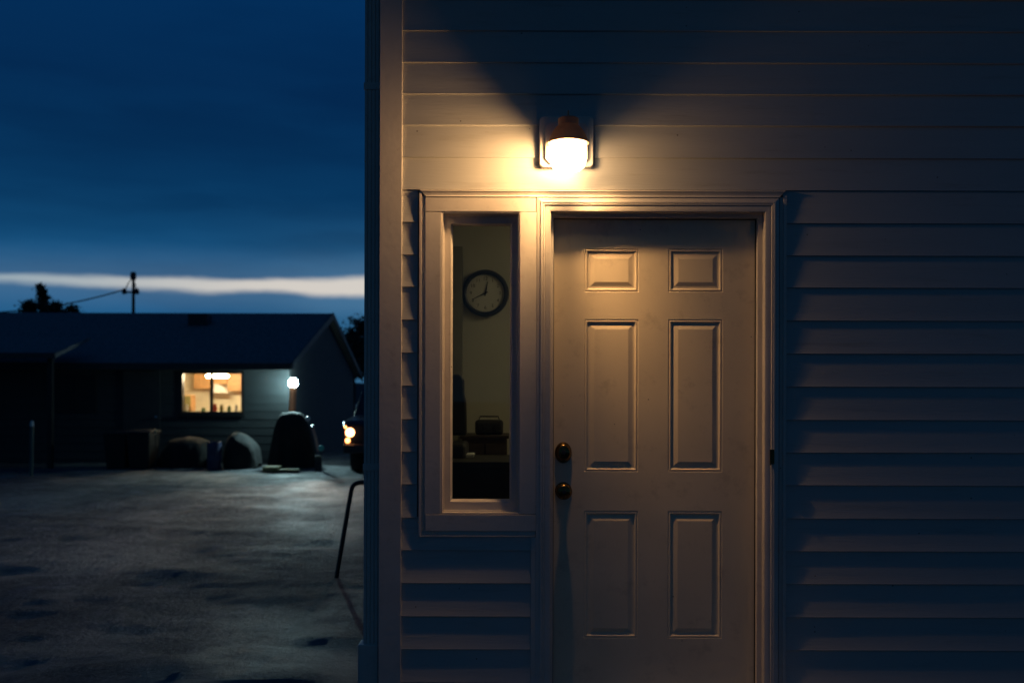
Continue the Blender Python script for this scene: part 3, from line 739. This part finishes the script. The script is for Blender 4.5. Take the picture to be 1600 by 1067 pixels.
# ------------------------------------------------------------------ handrail beside the house
YR = YD(8.4)
hr = empty('handrail', (-1.3, YR, 0)); tag(hr, 'thin black bent pipe handrail beyond the corner of the clapboard house', 'handrail')
def arc(a, b, c_, r, n=6):
    a, b, c_ = Vector(a), Vector(b), Vector(c_); p0 = b+(a-b).normalized()*r; p1 = b+(c_-b).normalized()*r
    return [p0*(1-t_)**2 + b*2*t_*(1-t_) + p1*t_**2 for t_ in [i/n for i in range(n+1)]]
A0 = PT(524, 902, YR); A0.z = -0.05; B0 = PT(551, 753.5, YR); C0 = Vector((-0.60, YR, B0.z))
bm = nb(); tube(bm, [A0] + arc(A0, B0, C0, 0.07) + [C0], 0.019, 14); link('rail', bm, M['darkmetal'], hr, smooth_=True)
bm = nb(); lathe(bm, [(0, -0.004), (0.045, -0.004), (0.045, 0.004), (0, 0.004)], (C0.x+0.0, YR, C0.z), 'x', 20); link('wall_flange', bm, M['darkmetal'], hr)

# ------------------------------------------------------------------ far house with the lit kitchen
d0 = 22.7; FY = YD(d0); SC = F/d0
FXR = PX(452, FY); FXL = PX(-320, FY); FDEP = 9.2
EZ = PZ(566, FY, 300)
def far_house():
    root = empty('bungalow', ((FXL+FXR)/2, FY, 0)); tag(root, 'dark low bungalow across the lot with one lit kitchen window', 'house')
    x0, zt = P(285, 583, FY); x1, zb = P(378, 643.5, FY)
    bm = nb(); y0, y1 = FY, FY+0.14
    bx(bm, FXL, x0, y0, y1, -0.2, EZ); bx(bm, x1, FXR, y0, y1, -0.2, EZ); bx(bm, x0, x1, y0, y1, zt, EZ); bx(bm, x0, x1, y0, y1, -0.2, zb)
    bx(bm, FXL, FXL+0.14, y1, FY+FDEP, -0.2, EZ); bx(bm, FXR-0.14, FXR, y1, FY+FDEP, -0.2, EZ); bx(bm, FXL+0.14, FXR-0.14, FY+FDEP-0.14, FY+FDEP, -0.2, EZ)
    RZ = PZ(497, FY+FDEP/2, 500)
    for xx in (FXL, FXR-0.14): prism(bm, [(FY+0.001, EZ), (FY+FDEP/2, RZ-0.1), (FY+FDEP-0.001, EZ)], xx, xx+0.14)
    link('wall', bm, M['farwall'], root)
    # lapped boards on the front and the gable end
    bm = nb(); z = 0.1
    while z < EZ-0.18:
        segs = [(FXL, FXR)] if (z+0.18 < zb or z > zt) else [(FXL, x0-0.05), (x1+0.05, FXR)]
        for a, b in segs: course(bm, a, b, z+0.18, z, 'x', FY, -1, seed=int(z*50), prot=0.012)
        z += 0.18
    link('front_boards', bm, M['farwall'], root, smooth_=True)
    sl = (RZ-EZ)/(FDEP/2); ov = 0.5
    e = [(FY-ov, EZ-sl*ov), (FY+FDEP/2, RZ), (FY+FDEP+ov, EZ-sl*ov)]
    bm = nb()
    prism(bm, e + [(e[2][0], e[2][1]+0.12), (e[1][0], e[1][1]+0.13), (e[0][0], e[0][1]+0.12)], FXL-0.4, FXR+0.15)
    rf = link('roof', bm, M['roofm'], root)
    bm = nb()
    prism(bm, [(e[0][0]-0.02, e[0][1]-0.02), (e[1][0], e[1][1]-0.03), (e[2][0]+0.02, e[2][1]-0.02), (e[2][0]+0.02, e[2][1]+0.13), (e[1][0], e[1][1]+0.15), (e[0][0]-0.02, e[0][1]+0.13)], FXR+0.151, FXR+0.185)
    link('rake_board', bm, M['fascia'], root)
    bm = nb(); bx(bm, FXL-0.4, FXR+0.15, FY-ov-0.045, FY-ov-0.003, e[0][1]-0.03, e[0][1]+0.11); link('fascia', bm, M['fascia'], root)
    bm = nb(); bx(bm, -8.4, -7.9, FY+3.1, FY+3.5, RZ-0.6, RZ-0.02); link('chimney', bm, M['fascia'], rf)
    # window
    w = bpy.data.objects.new('window', None); C.objects.link(w); w.parent = root
    def wl(name, bm, m, **k):
        o = link(name, bm, m, None, **k); o.parent = w; o.location = -root.location; return o
    bm = nb(); ringframe(bm, (x0-0.05, x1+0.05, zb-0.05, zt+0.05), (x0+0.01, x1-0.01, zb+0.01, zt-0.01), FY-0.03, FY-0.03, FY+0.13)
    xm, _ = P(330, 600, FY); bx(bm, xm-0.032, xm+0.032, FY+0.01, FY+0.07, zb, zt); wl('window_frame', bm, M['wframe'])
    bm = nb(); bx(bm, x0-0.09, x1+0.09, FY-0.07, FY-0.031, zb-0.09, zb-0.051); wl('sill', bm, M['wframe'])
    bm = nb(); bx(bm, x0, x1, FY+0.03, FY+0.036, zb, zt); wl('pane', bm, M['farglass'])
    # a dark closed door and a dark second window further left
    dx, _ = P(222, 600, FY)
    bm = nb(); bx(bm, dx-0.42, dx+0.42, FY-0.03, FY-0.013, 0.12, 2.1); dr = link('back_door', bm, M['fascia'], root)
    bm = nb(); lathe(bm, [(0, -0.05), (0.03, -0.04), (0.03, -0.02), (0.012, 0)], (dx+0.34, FY-0.03, 1.05), 'y', 12); link('handle', bm, M['chrome'], dr)
    dr.children[0].location = (0, 0, 0)
    dx, _ = P(120, 600, FY)
    bm = nb(); bx(bm, dx-0.45, dx+0.45, FY-0.03, FY-0.013, 1.15, 2.0); bx(bm, dx-0.02, dx+0.02, FY-0.04, FY-0.0305, 1.15, 2.0); link('dark_window', bm, M['wframe'], root)
    # lean-to porch roof on the left with its posts
    pe, pw = PX(92, FY-1.6), FXL+0.3
    pz = PZ(556, FY-1.6, 60)
    bm = nb(); prism(bm, [(FY-1.75, pz-0.04), (FY-0.02, pz+0.42), (FY-0.02, pz+0.50), (FY-1.75, pz+0.05)], pw, pe); prf = link('porch_roof', bm, M['roofm'], root)
    for q in range(4):
        qx = pe-0.2-q*2.6
        bm = nb(); bx(bm, qx-0.05, qx+0.05, FY-1.6, FY-1.5, -0.05, pz); link('porch_post', bm, M['wframe'], root)
    bm = nb(); bx(bm, pw, pe, FY-1.79, FY-1.752, pz-0.06, pz+0.06); link('porch_fascia', bm, M['fascia'], root)
    # kitchen room shell
    k = bpy.data.objects.new('kitchen', None); C.objects.link(k); k.parent = root
    def kl(name, bm, m, **kk):
        o = link(name, bm, m, None, **kk); o.parent = k; o.location = -root.location; return o
    kx0, kx1, ky1, kz1 = x0-1.0, x1+0.7, FY+2.8, 2.36
    bm = nb(); bx(bm, kx0, kx1, ky1, ky1+0.1, 0.05, kz1); kl('kitchen_wall', bm, M['kwall'])
    bm = nb(); bx(bm, kx0-0.1, kx0, FY+0.145, ky1+0.1, 0.05, kz1); kl('side_wall', bm, M['kwall']); bm = nb(); bx(bm, kx1, kx1+0.1, FY+0.145, ky1+0.1, 0.05, kz1); kl('side_wall', bm, M['kwall'])
    bm = nb(); bx(bm, kx0-0.1, kx1+0.1, FY+0.145, ky1+0.1, kz1, kz1+0.05); kl('kitchen_ceiling', bm, M['white'])
    bm = nb(); bx(bm, kx0-0.1, kx1+0.1, FY+0.145, ky1+0.1, 0.0, 0.05); kl('kitchen_floor', bm, M['wood'])
    def kp(px, py, Y): return P(px, py, Y)
    # upper cabinets, hood, counter
    YK = ky1-0.36
    u1 = kp(303, 583, YK)[0]; u2, uz = kp(331, 607, YK); u3 = kp(356, 607, YK)[0]; u4 = kp(384, 607, YK)[0]
    bm = nb(); bx(bm, u1, u2-0.02, YK, ky1-0.001, uz, kz1-0.001)
    for q in range(2): bx(bm, u1+0.03+q*(u2-u1)/2, u1-0.03+(q+1)*(u2-u1)/2-0.01, YK-0.018, YK-0.001, uz+0.02, kz1-0.05)
    kl('upper_cabinet', bm, M['cabinet'])
    bm = nb(); bx(bm, u3, kx1-0.001, YK, ky1-0.001, uz-0.06, kz1-0.001)
    for q in range(3): bx(bm, u3+0.03+q*0.42, u3+0.40+q*0.42, YK-0.018, YK-0.001, uz-0.04, kz1-0.05)
    kl('upper_cabinet', bm, M['cabinet'])
    bm = nb(); bx(bm, u2, u3-0.02, YK, ky1-0.001, uz+0.12, kz1-0.001); kl('upper_cabinet', bm, M['cabinet'])
    h1 = kp(334, 607, YK)[0]; h2 = kp(358, 613, YK)
    bm = nb(); prism(bm, [(h1, uz-0.11), (h2[0], uz-0.11), (h2[0]-0.10, uz+0.03), (h1+0.14, uz+0.11), (h1, uz+0.11)], YK-0.12, YK-0.02, 'y'); kl('range_hood', bm, M['white'])
    bm = nb(); bx(bm, kx0+0.001, kx1-0.001, YK-0.25, ky1-0.001, 0.06, 0.93); kl('base_cabinet', bm, M['cabinet'])
    bm = nb(); bx(bm, kx0+0.001, kx1-0.001, YK-0.28, ky1-0.001, 0.931, 0.97); kl('counter', bm, M['counter'])
    root['base'] = 0
    del root['base']
    # fittings in the kitchen (things of their own)
    yl = FY+1.15
    a = kp(322, 590, yl); b = kp(357, 585, yl)
    bm = nb(); lathe(bm, [(0, a[0]), (0.022, a[0]+0.008), (0.032, a[0]+0.035), (0.032, b[0]-0.035), (0.022, b[0]-0.008), (0, b[0])], (0, yl, (a[1]+b[1])/2), 'x', 16)
    tag(link('strip_light', bm, emis('kitchen_strip_light', (1.0, 0.80, 0.48), 230.0), None, smooth_=True), 'glowing capsule ceiling light at the top of the lit kitchen window', 'ceiling light')
    # window-ledge things
    zs = zb+0.01
    bm = nb(); bx(bm, x0+0.01, x1-0.01, FY+0.145, FY+0.34, zs-0.04, zs); kl('window_ledge', bm, M['white'])
    def vase(px, w, h, m, label, name, cat, prof=None):
        xx, _ = P(px, 640, FY+0.24); c0 = (xx, FY+0.24, zs)
        pr = prof or [(0, 0), (w*0.7, 0), (w, h*0.4), (w*0.6, h*0.8), (w*0.7, h), (0, h)]
        bm = nb(); lathe(bm, pr, c0, 'z', 16); o = link(name, bm, m, None, smooth_=True); tag(o, label, cat)
    vase(292, 0.035, 0.16, M['white'], 'small white jar at the left end of the kitchen window ledge', 'jar', 'jar')
    vase(298, 0.05, 0.10, M['cabinet'], 'brown mug right of the small white jar in the kitchen window', 'mug', 'mug')
    vase(318, 0.06, 0.08, M['green'], 'low dark green bowl left of the kitchen window bar', 'bowl', 'bowl')
    vase(336, 0.055, 0.17, M['red'], 'red flower vase just right of the kitchen window bar', 'vase', 'vase')
    vase(346, 0.05, 0.15, M['yellowp'], 'yellow jug next to the red vase in the kitchen window', 'jug', 'jug')
    vase(358, 0.05, 0.12, M['green'], 'round dark green plant pot in the right half of the kitchen window', 'plant_pot', 'plant pot')
    vase(369, 0.04, 0.15, M['white'], 'white bottle near the right edge of the kitchen window', 'bottle', 'bottle')
    # fridge at left
    xx, zz = kp(288, 617, ky1-0.75); x2 = kp(305, 617, ky1-0.75)[0]
    r = empty('fridge', ((xx+x2)/2, ky1-0.4, 0.05)); tag(r, 'tan fridge standing in the left part of the lit kitchen', 'fridge')
    bm = nb(); bx(bm, xx-0.3, x2, ky1-1.05, ky1-0.70, 0.055, zz); link('body', bm, M['cabinet'], r, bevel=0.02)
    bm = nb(); bx(bm, xx-0.29, x2-0.01, ky1-1.09, ky1-1.055, 0.08, zz-0.02); link('fridge_door', bm, M['yellowp'], r, bevel=0.01)
far_house()

# ------------------------------------------------------------------ yard lamp on its post
LYL = YD(22.25)
lx, lz = P(458, 598, LYL)
pl = empty('yard_lamp', (lx, LYL, 0)); tag(pl, 'bright white globe yard lamp on a reddish wooden post', 'yard lamp')
bm = nb(); tube(bm, [(lx-0.03, LYL, -0.05), (lx-0.03, LYL, lz*0.5), (lx, LYL, lz-0.09)], [0.085, 0.08, 0.075], 14); link('post', bm, M['wood'], pl)
bm = nb(); bmesh.ops.create_uvsphere(bm, u_segments=24, v_segments=16, radius=0.10)
for v_ in bm.verts: v_.co += Vector((lx, LYL, lz))
link('lamp_globe', bm, emis('yard_lamp_glow', (0.62, 0.98, 0.96), 170.0), pl, smooth_='all')
bm = nb(); lathe(bm, [(0.0, 0.02), (0.07, 0.0), (0.085, -0.02), (0.06, -0.03)], (lx, LYL, lz+0.125), 'z', 20); link('cap', bm, M['darkmetal'], pl)

sp = bpy.data.lights.new('yard_flood', 'SPOT'); sp.energy = 260; sp.color = (0.58, 0.95, 1.0); sp.spot_size = math.radians(112); sp.spot_blend = 0.8; sp.shadow_soft_size = 0.08
so_ = bpy.data.objects.new('yard_flood', sp); C.objects.link(so_); so_.parent = pl; so_.location = (0.0, -0.13, lz)
so_.rotation_euler = (math.radians(44), 0, math.radians(180+8))
# ------------------------------------------------------------------ things in front of the bungalow
def mound(name, outline, Y, depth, m, label, cat, amp=0.05, seed=1):
    """draped shape: outline is a list of (px, py) for the upper silhouette, left to right; rounded in depth"""
    pts = [P(a, b, Y) for a, b in outline]
    bm = nb(); n = 44; m_ = 20; cols = []
    xs_ = [q[0] for q in pts]
    def topz(x):
        for (xa, za), (xb, zb) in zip(pts, pts[1:]):
            if xa <= x <= xb: return za + (zb-za)*(x-xa)/max(1e-6, xb-xa)
        return 0
    for i in range(n+1):
        x = xs_[0] + (xs_[-1]-xs_[0])*i/n; col = []
        h = max(0.03, topz(x)); e = math.sin(math.pi*min(1, max(0, i/n)))**0.35
        for j in range(m_+1):
            a = math.pi*j/m_; yy = -math.cos(a); zz = math.sin(a)**0.45
            w_ = amp*noise.noise(Vector((x*4+seed, yy*3, zz*3)))
            fold = amp*0.5*math.sin(x*23+3*noise.noise(Vector((x*5, yy, seed))))*(1-zz*0.7)
            col.append(bm.verts.new((x + w_*0.4, Y + depth/2 + (depth/2*(0.35+0.65*e))*yy*(1+0.12*(1-zz)) + w_ + fold, h*zz + w_*0.3*zz)))
        cols.append(col)
    for A, B in zip(cols, cols[1:]):
        for j in range(m_): bm.faces.new((A[j], B[j], B[j+1], A[j+1]))
    o = link(name, bm, m, None, smooth_='all'); tag(o, label, cat); return o
YM = YD(21.25)
mound('covered_grill', [(416, 726), (420, 700), (425, 672), (431, 652), (437, 645), (455, 643), (466, 645), (473, 652), (480, 668), (487, 696), (493, 726)], YM, 0.5, M['tarp'], 'tall black tarp-draped bulk in front of the bright yard lamp', 'covered pile', 0.04, 3)
mound('covered_mower', [(344, 726), (347, 700), (350, 684), (357, 676), (366, 676), (378, 682), (388, 690), (394, 699), (397, 726)], YD(21.0), 0.9, M['greytarp'], 'humped grey tarp-covered machine below the right of the lit kitchen window', 'covered machine', 0.05, 9)
mound('covered_woodpile', [(243, 727), (247, 700), (258, 688), (280, 683), (300, 685), (313, 691), (320, 706), (324, 727)], YD(21.1), 1.0, M['tarp'], 'long low black tarp-covered pile below the left of the lit kitchen window', 'covered pile', 0.06, 14)
def drum():
    Y = YD(21.0); x0, z1 = P(324, 690, Y); x1, _ = P(346, 690, Y); r = (x1-x0)/2; c0 = ((x0+x1)/2, Y, 0)
    root = empty('barrel', (c0[0], c0[1], 0)); tag(root, 'dark blue plastic barrel between the two covered heaps', 'barrel')
    z1 = z1
    pr = [(0, -0.03), (r*0.95, -0.03), (r, 0.02), (r, z1*0.3), (r*1.04, z1*0.33), (r, z1*0.36), (r, z1*0.64), (r*1.04, z1*0.67), (r, z1*0.7), (r, z1-0.03), (r*0.96, z1), (r*0.88, z1), (r*0.88, z1-0.03)]
    bm = nb(); lathe(bm, pr, c0, 'z', 28); link('drum', bm, M['blueplastic'], root, smooth_=True)
    bm = nb(); lathe(bm, [(0, z1-0.02), (r*0.87, z1-0.02)], c0, 'z', 28); link('lid', bm, M['blueplastic'], root)
drum()
def bin_(px, w, h_, label, Y):
    x, _ = P(px, 700, Y); root = empty('wheelie_bin', (x, Y, 0)); tag(root, label, 'bin', 'rubbish bins by the bungalow')
    bm = nb()
    lo = [(-w*0.4, -0.25), (w*0.4, -0.25), (w*0.4, 0.25), (-w*0.4, 0.25)]; hi = [(-w*0.5, -0.33), (w*0.5, -0.33), (w*0.5, 0.3), (-w*0.5, 0.3)]
    A = [bm.verts.new((x+a, Y+b, -0.02)) for a, b in lo]; B = [bm.verts.new((x+a, Y+b, h_)) for a, b in hi]
    bm.faces.new(A); bm.faces.new(B)
    for i in range(4): bm.faces.new((A[i], A[(i+1) % 4], B[(i+1) % 4], B[i]))
    link('body', bm, M['black'], root, bevel=0.03)
    bm = nb(); prism(bm, [(Y-0.36, h_+0.005), (Y-0.34, h_+0.04), (Y, h_+0.09), (Y+0.34, h_+0.05), (Y+0.34, h_+0.005)], x-w*0.53, x+w*0.53); link('lid', bm, M['black'], root, bevel=0.01)
    for sx in (-1, 1):
        bm = nb(); lathe(bm, [(0, -0.025), (0.09, -0.025), (0.1, 0), (0.09, 0.025), (0, 0.025)], (x+sx*w*0.46, Y+0.28, 0.08), 'x', 18); link('wheel', bm, M['tyre'], root)
bin_(188, 0.50, 0.72, 'black wheeled bin, the left one of two left of the long low black pile', YD(21.3)); bin_(224, 0.50, 0.74, 'black wheeled bin, the right one of two left of the long low black pile', YD(21.2))
# amber lamp glint: small bicycle-type reflector on a stake
x, z = P(243, 674, YD(20.9)); root = empty('reflector_stake', (x, YD(20.9), 0)); tag(root, 'thin stake with a round amber reflector by the long low black pile', 'marker stake')
bm = nb(); tube(bm, [(x, YD(20.9), -0.05), (x, YD(20.9), z)], 0.01, 8); link('stake', bm, M['darkmetal'], root)
bm = nb(); lathe(bm, [(0, -0.02), (0.035, -0.016), (0.04, 0)], (x, YD(20.9)-0.01, z), 'y', 16); link('reflector', bm, mat('amber_reflector', (0.8, 0.6, 0.35), 0.3), root)
# pale marker post at left
Y = YD(19.0); x, z = P(50, 661, Y); root = empty('marker_post', (x, Y, 0)); tag(root, 'slim pale green marker post with a white tip in front of the outbuilding', 'marker post')
bm = nb(); tube(bm, [(x-0.01, Y, -0.05), (x, Y, z-0.06)], 0.032, 10); link('post', bm, mat('pale_green_plastic', (0.09, 0.14, 0.12), 0.5), root)
bm = nb(); lathe(bm, [(0.0, 0.05), (0.03, 0.03), (0.036, -0.06), (0, -0.06)], (x, Y, z), 'z', 14); link('tip', bm, M['white'], root)
# yellow wooden sled/board at the foot of the tall pile
Y = YD(20.2); x0, _ = P(412, 720, Y); x1, _ = P(436, 720, Y); x2, _ = P(468, 720, Y)
root = empty('pallet', ((x0+x2)/2, Y, 0)); tag(root, 'yellow painted low board lying at the foot of the tall black bulk', 'board')
bm = nb(); bx(bm, x0, x1, Y-0.12, Y+0.3, 0.02, 0.11); link('plank', bm, M['yellowp'], root, bevel=0.008)
bm = nb(); bx(bm, x1+0.003, x2, Y-0.05, Y+0.2, 0.02, 0.055); link('rail', bm, M['yellowp'], root, bevel=0.006)
# snow shovel leaning on the right of the tall pile, teal float, white disc
Y = YD(20.5)
a, b = PT(489, 664, Y), PT(497, 704, Y+0.05); a.y -= 0.1
root = empty('shovel', (b.x, b.y, 0)); tag(root, 'shovel with a long pale red handle leaning right of the tall black bulk', 'shovel')
bm = nb(); tube(bm, [a, (a+b)/2+Vector((0.015, 0, 0)), b], 0.028, 10); link('shaft', bm, M['pinkred'], root)
bm = nb(); bx(bm, b.x-0.06, b.x+0.08, b.y-0.02, b.y+0.015, -0.02, b.z-0.10); link('blade', bm, M['darkmetal'], root, bevel=0.006)
x, z = P(501.5, 700, YD(20.3)); root = empty('float_buoy', (x, YD(20.3), 0)); tag(root, 'small round teal float on a stick beside the shovel', 'float')
bm = nb(); bmesh.ops.create_uvsphere(bm, u_segments=20, v_segments=12, radius=0.062)
for v_ in bm.verts: v_.co += Vector((x, YD(20.3), z))
link('ball', bm, M['teal'], root, smooth_='all')
bm = nb(); tube(bm, [(x, YD(20.3), -0.05), (x, YD(20.3), z-0.055)], 0.012, 8); link('stick', bm, M['darkmetal'], root)
x, z = P(481, 654, YD(20.45)); bm = nb(); lathe(bm, [(0, -0.03), (0.04, -0.026), (0.05, 0.0), (0.045, 0.02), (0, 0.02)], (x, YD(20.45), z), 'y', 20)
tag(link('reflector_disc', bm, M['white'], None, smooth_=True), 'small round white disc near the top right of the tall black bulk', 'disc')

# ------------------------------------------------------------------ pickup with its lamps on
def pickup():
    d1 = 19.5; Y0 = YD(d1); s = d1/F
    hx, hz = P(547, 675.5, Y0)
    W_ = 1.9; x0 = hx - 0.14; x1 = x0 + W_; L = 5.0
    root = empty('pickup_truck', ((x0+x1)/2, Y0, 0)); tag(root, 'pickup truck with glowing orange headlights half hidden behind the clapboard house', 'pickup truck')
    side = [(Y0+0.05, 0.42), (Y0, 0.52), (Y0, 0.98), (Y0+0.12, 1.06), (Y0+1.25, 1.14), (Y0+1.75, 1.72), (Y0+3.0, 1.74), (Y0+3.2, 1.16), (Y0+L, 1.14), (Y0+L, 0.5)]
    bm = nb()
    rings_ = []
    for k, inset in ((0, 0.10), (0.08, 0.0), (0.92, 0.0), (1, 0.10)):
        rings_.append([bm.verts.new((x0 + W_*k + ((0.12 if k < 0.5 else -0.12) if z > 1.2 else 0), y, 0.42+(z-0.42)*(1-0.02*(inset > 0)))) for y, z in side])
    bm.faces.new(rings_[0]); bm.faces.new(rings_[-1])
    for A, B in zip(rings_, rings_[1:]):
        for i in range(len(side)): bm.faces.new((A[i], A[(i+1) % len(side)], B[(i+1) % len(side)], B[i]))
    link('body', bm, M['carpaint'], root, bevel=0.03, seg=3)
    bm = nb(); vs = [bm.verts.new(v_) for v_ in ((x0+0.24, Y0+1.30, 1.20), (x1-0.24, Y0+1.30, 1.20), (x1-0.28, Y0+1.69, 1.68), (x0+0.28, Y0+1.69, 1.68))]
    bm.faces.new(vs); bmesh.ops.translate(bm, verts=bm.verts, vec=(0, -0.02, 0.01)); link('windscreen', bm, M['wsh'], root)
    bm = nb()
    for q in range(4): bx(bm, x0+0.42, x1-0.42, Y0-0.035, Y0-0.004, 0.66+q*0.075, 0.70+q*0.075)
    link('grille', bm, M['darkmetal'], root)
    bm = nb(); bx(bm, x0+0.02, x1-0.02, Y0-0.14, Y0-0.005, 0.42, 0.60); link('bumper', bm, M['darkmetal'], root, bevel=0.03)
    for sx in (x0+0.02, x1-0.27):
        for yy in (Y0+0.95, Y0+4.0):
            wx = sx if sx < (x0+x1)/2 else sx
            bm = nb(); lathe(bm, [(0.2, 0), (0.36, 0.02), (0.38, 0.12), (0.36, 0.24), (0.2, 0.25)], (wx, yy, 0.36), 'x', 28); wl_ = link('wheel', bm, M['tyre'], root, smooth_=True)
            bm = nb(); lathe(bm, [(0, 0.04), (0.2, 0.03), (0.2, 0.22), (0, 0.21)], (wx, yy, 0.36), 'x', 20); rim = link('rim', bm, M['chrome'], wl_); rim.location = (0, 0, 0)
    glow_ = emis('headlight_glow', (1.0, 0.38, 0.13), 14.0); g2 = emis('turn_lamp_glow', (1.0, 0.33, 0.09), 8.0)
    for sgn, xx in ((1, hx), (-1, x1-0.20)):
        bm = nb(); lathe(bm, [(0, -0.05), (0.055, -0.045), (0.078, -0.02), (0.085, 0.0), (0, 0.0)], (xx, Y0-0.01, hz), 'y', 24)
        link('headlight', bm, glow_, root, smooth_=True)
        _, fz = P(543, 688, Y0)
        bm = nb(); lathe(bm, [(0, -0.03), (0.035, -0.025), (0.048, 0.0), (0, 0.0)], (xx-sgn*0.045, Y0-0.012, fz), 'y', 20); link('fog_lamp', bm, g2, root, smooth_=True)
        bm = nb(); lathe(bm, [(0, -0.03), (0.02, -0.02), (0.026, 0.0), (0, 0.0)], (xx-sgn*0.09, Y0-0.012, hz+0.105), 'y', 16); link('marker_lamp', bm, g2, root, smooth_=True)
        sp = bpy.data.lights.new('headlight_beam', 'SPOT'); sp.energy = 270; sp.color = (1.0, 0.84, 0.70); sp.spot_size = math.radians(44); sp.spot_blend = 1.0; sp.shadow_soft_size = 0.06
        so_ = bpy.data.objects.new('headlight_beam', sp); C.objects.link(so_); so_.parent = root; so_.location = Vector((xx, Y0-0.09, hz)) - root.location
        so_.rotation_euler = (math.radians(90-11), 0, math.radians(180 - 14))
pickup()

# ------------------------------------------------------------------ utility pole and wires
YP = YD(44)
def utility_pole():
    bx_, bz = P(208.5, 431, YP); root = empty('utility_pole', (bx_, YP, 0)); tag(root, 'wooden utility pole with crossarm rising behind the bungalow roof', 'utility pole')
    bm = nb(); tube(bm, [(bx_, YP, -0.3), (bx_, YP, bz)], [0.10, 0.062], 12); link('pole', bm, M['polewood'], root)
    bm = nb(); lathe(bm, [(0, 0.18), (0.10, 0.16), (0.13, 0.05), (0.13, -0.14), (0.06, -0.2), (0, -0.2)], (bx_, YP-0.02, bz), 'z', 16); link('cap', bm, M['darkmetal'], root)
    xl, zz = P(194.5, 457, YP); xr, _ = P(217.5, 457, YP)
    bm = nb(); bx(bm, xl, xr, YP-0.17, YP-0.10, zz-0.035, zz+0.035); link('crossarm', bm, M['polewood'], root)
    for xe in (xl+0.05, xr-0.05):
        bm = nb(); tube(bm, [(bx_, YP-0.1, bz-0.1), ((bx_+xe)/2 + (xe-bx_)*0.08, YP-0.12, (bz+zz)/2), (xe, YP-0.14, zz)], 0.020, 6); link('brace', bm, M['darkmetal'], root)
        bm = nb(); lathe(bm, [(0, -0.12), (0.09, -0.1), (0.11, 0.02), (0.06, 0.14), (0, 0.16)], (xe, YP-0.14, zz+0.02), 'z', 12); link('insulator', bm, M['darkmetal'], root)
    def wire(a, b, sag, r, label):
        pts = []
        for i in range(25):
            t_ = i/24; q = a.lerp(b, t_); q.z -= sag*4*t_*(1-t_); pts.append(q)
        bm = nb(); tube(bm, pts, r, 6); o = link('power_line', bm, M['darkmetal'], None); tag(o, label, 'cable')
    wire(PT(196, 452, YP), PT(-260, 470, YP-6), 0.75, 0.030, 'sagging overhead cable running left from the utility pole')
utility_pole()

# ------------------------------------------------------------------ trees
def tree(name, px, py_top, Y, width, label, kind='round', seed=1, nleaf=2600):
    rnd = random.Random(seed); x, zt = P(px, py_top, Y)
    root = empty(name, (x, Y, 0)); tag(root, label, 'tree', 'trees beyond the bungalow')
    bm = nb(); tube(bm, [(x, Y, -0.2), (x+0.05*width, Y, zt*0.4), (x, Y, zt*0.95)], [0.05*width+0.06, 0.04*width+0.03, 0.012], 9)
    limbs = []
    for k in range(26):
        h = zt*(0.45+0.54*k/25); a = rnd.uniform(0, 6.283)
        ln = (width*0.5*(1-(h/zt)*0.75) if kind == 'cone' else width*0.5*math.sin(math.pi*min(1, 0.15+0.85*(h/zt))))*rnd.uniform(0.6, 1.1)
        e = Vector((x+math.cos(a)*ln, Y+math.sin(a)*ln, h + (0.15 if kind == 'cone' else 0.5)*ln)); limbs.append((Vector((x, Y, h)), e))
        tube(bm, [(x, Y, h), (Vector((x, Y, h))+e)/2 + Vector((0, 0, 0.04*ln)), e], [0.03, 0.02, 0.008], 5)
    link('trunk', bm, M['bark'], root, smooth_='all')
    bm = nb()
    for k in range(nleaf):
        a, e = rnd.choice(limbs); t_ = rnd.uniform(0.2, 1.08); c0 = a.lerp(e, t_) + Vector((rnd.gauss(0, 1), rnd.gauss(0, 1), rnd.gauss(0, 0.7)))*0.10*width*(0.5+0.5*t_)
        s_ = rnd.uniform(0.05, 0.13)*(0.6+0.12*width); q = Quaternion((rnd.gauss(0, 1), rnd.gauss(0, 1), rnd.gauss(0, 1), rnd.gauss(0, 1))).normalized()
        vs = [bm.verts.new(c0 + q @ Vector(v_)*s_) for v_ in ((-1, 0, 0), (0, -0.45, 0), (1, 0, 0.2), (0, 0.45, 0))]
        bm.faces.new(vs)
    link('crown', bm, M['leaf'], root, normals=False)
tree('conifer_tree', 67, 447, YD(36), 0.9, 'narrow spiky dark tree rising above the roofs at the far left', 'cone', 2, 4200)
tree('low_tree', 47, 474, YD(35), 1.5, 'low bushy tree just left of the narrow spiky tree', 'round', 3, 4200)
tree('low_tree', 84, 476, YD(34), 1.6, 'low bushy tree just right of the narrow spiky tree', 'round', 4, 4200)
tree('low_tree', 112, 481, YD(34.5), 1.2, 'smallest low bushy tree, second to the right of the narrow spiky tree', 'round', 11, 3400)
tree('broad_tree', 549, 522, YD(52), 2.4, 'faint broad tree in the gap between bungalow roof and clapboard house', 'round', 5, 4200)
tree('broad_tree', 574, 506, YD(50), 4.2, 'larger dark tree partly hidden behind the corner of the clapboard house', 'round', 6, 5200)
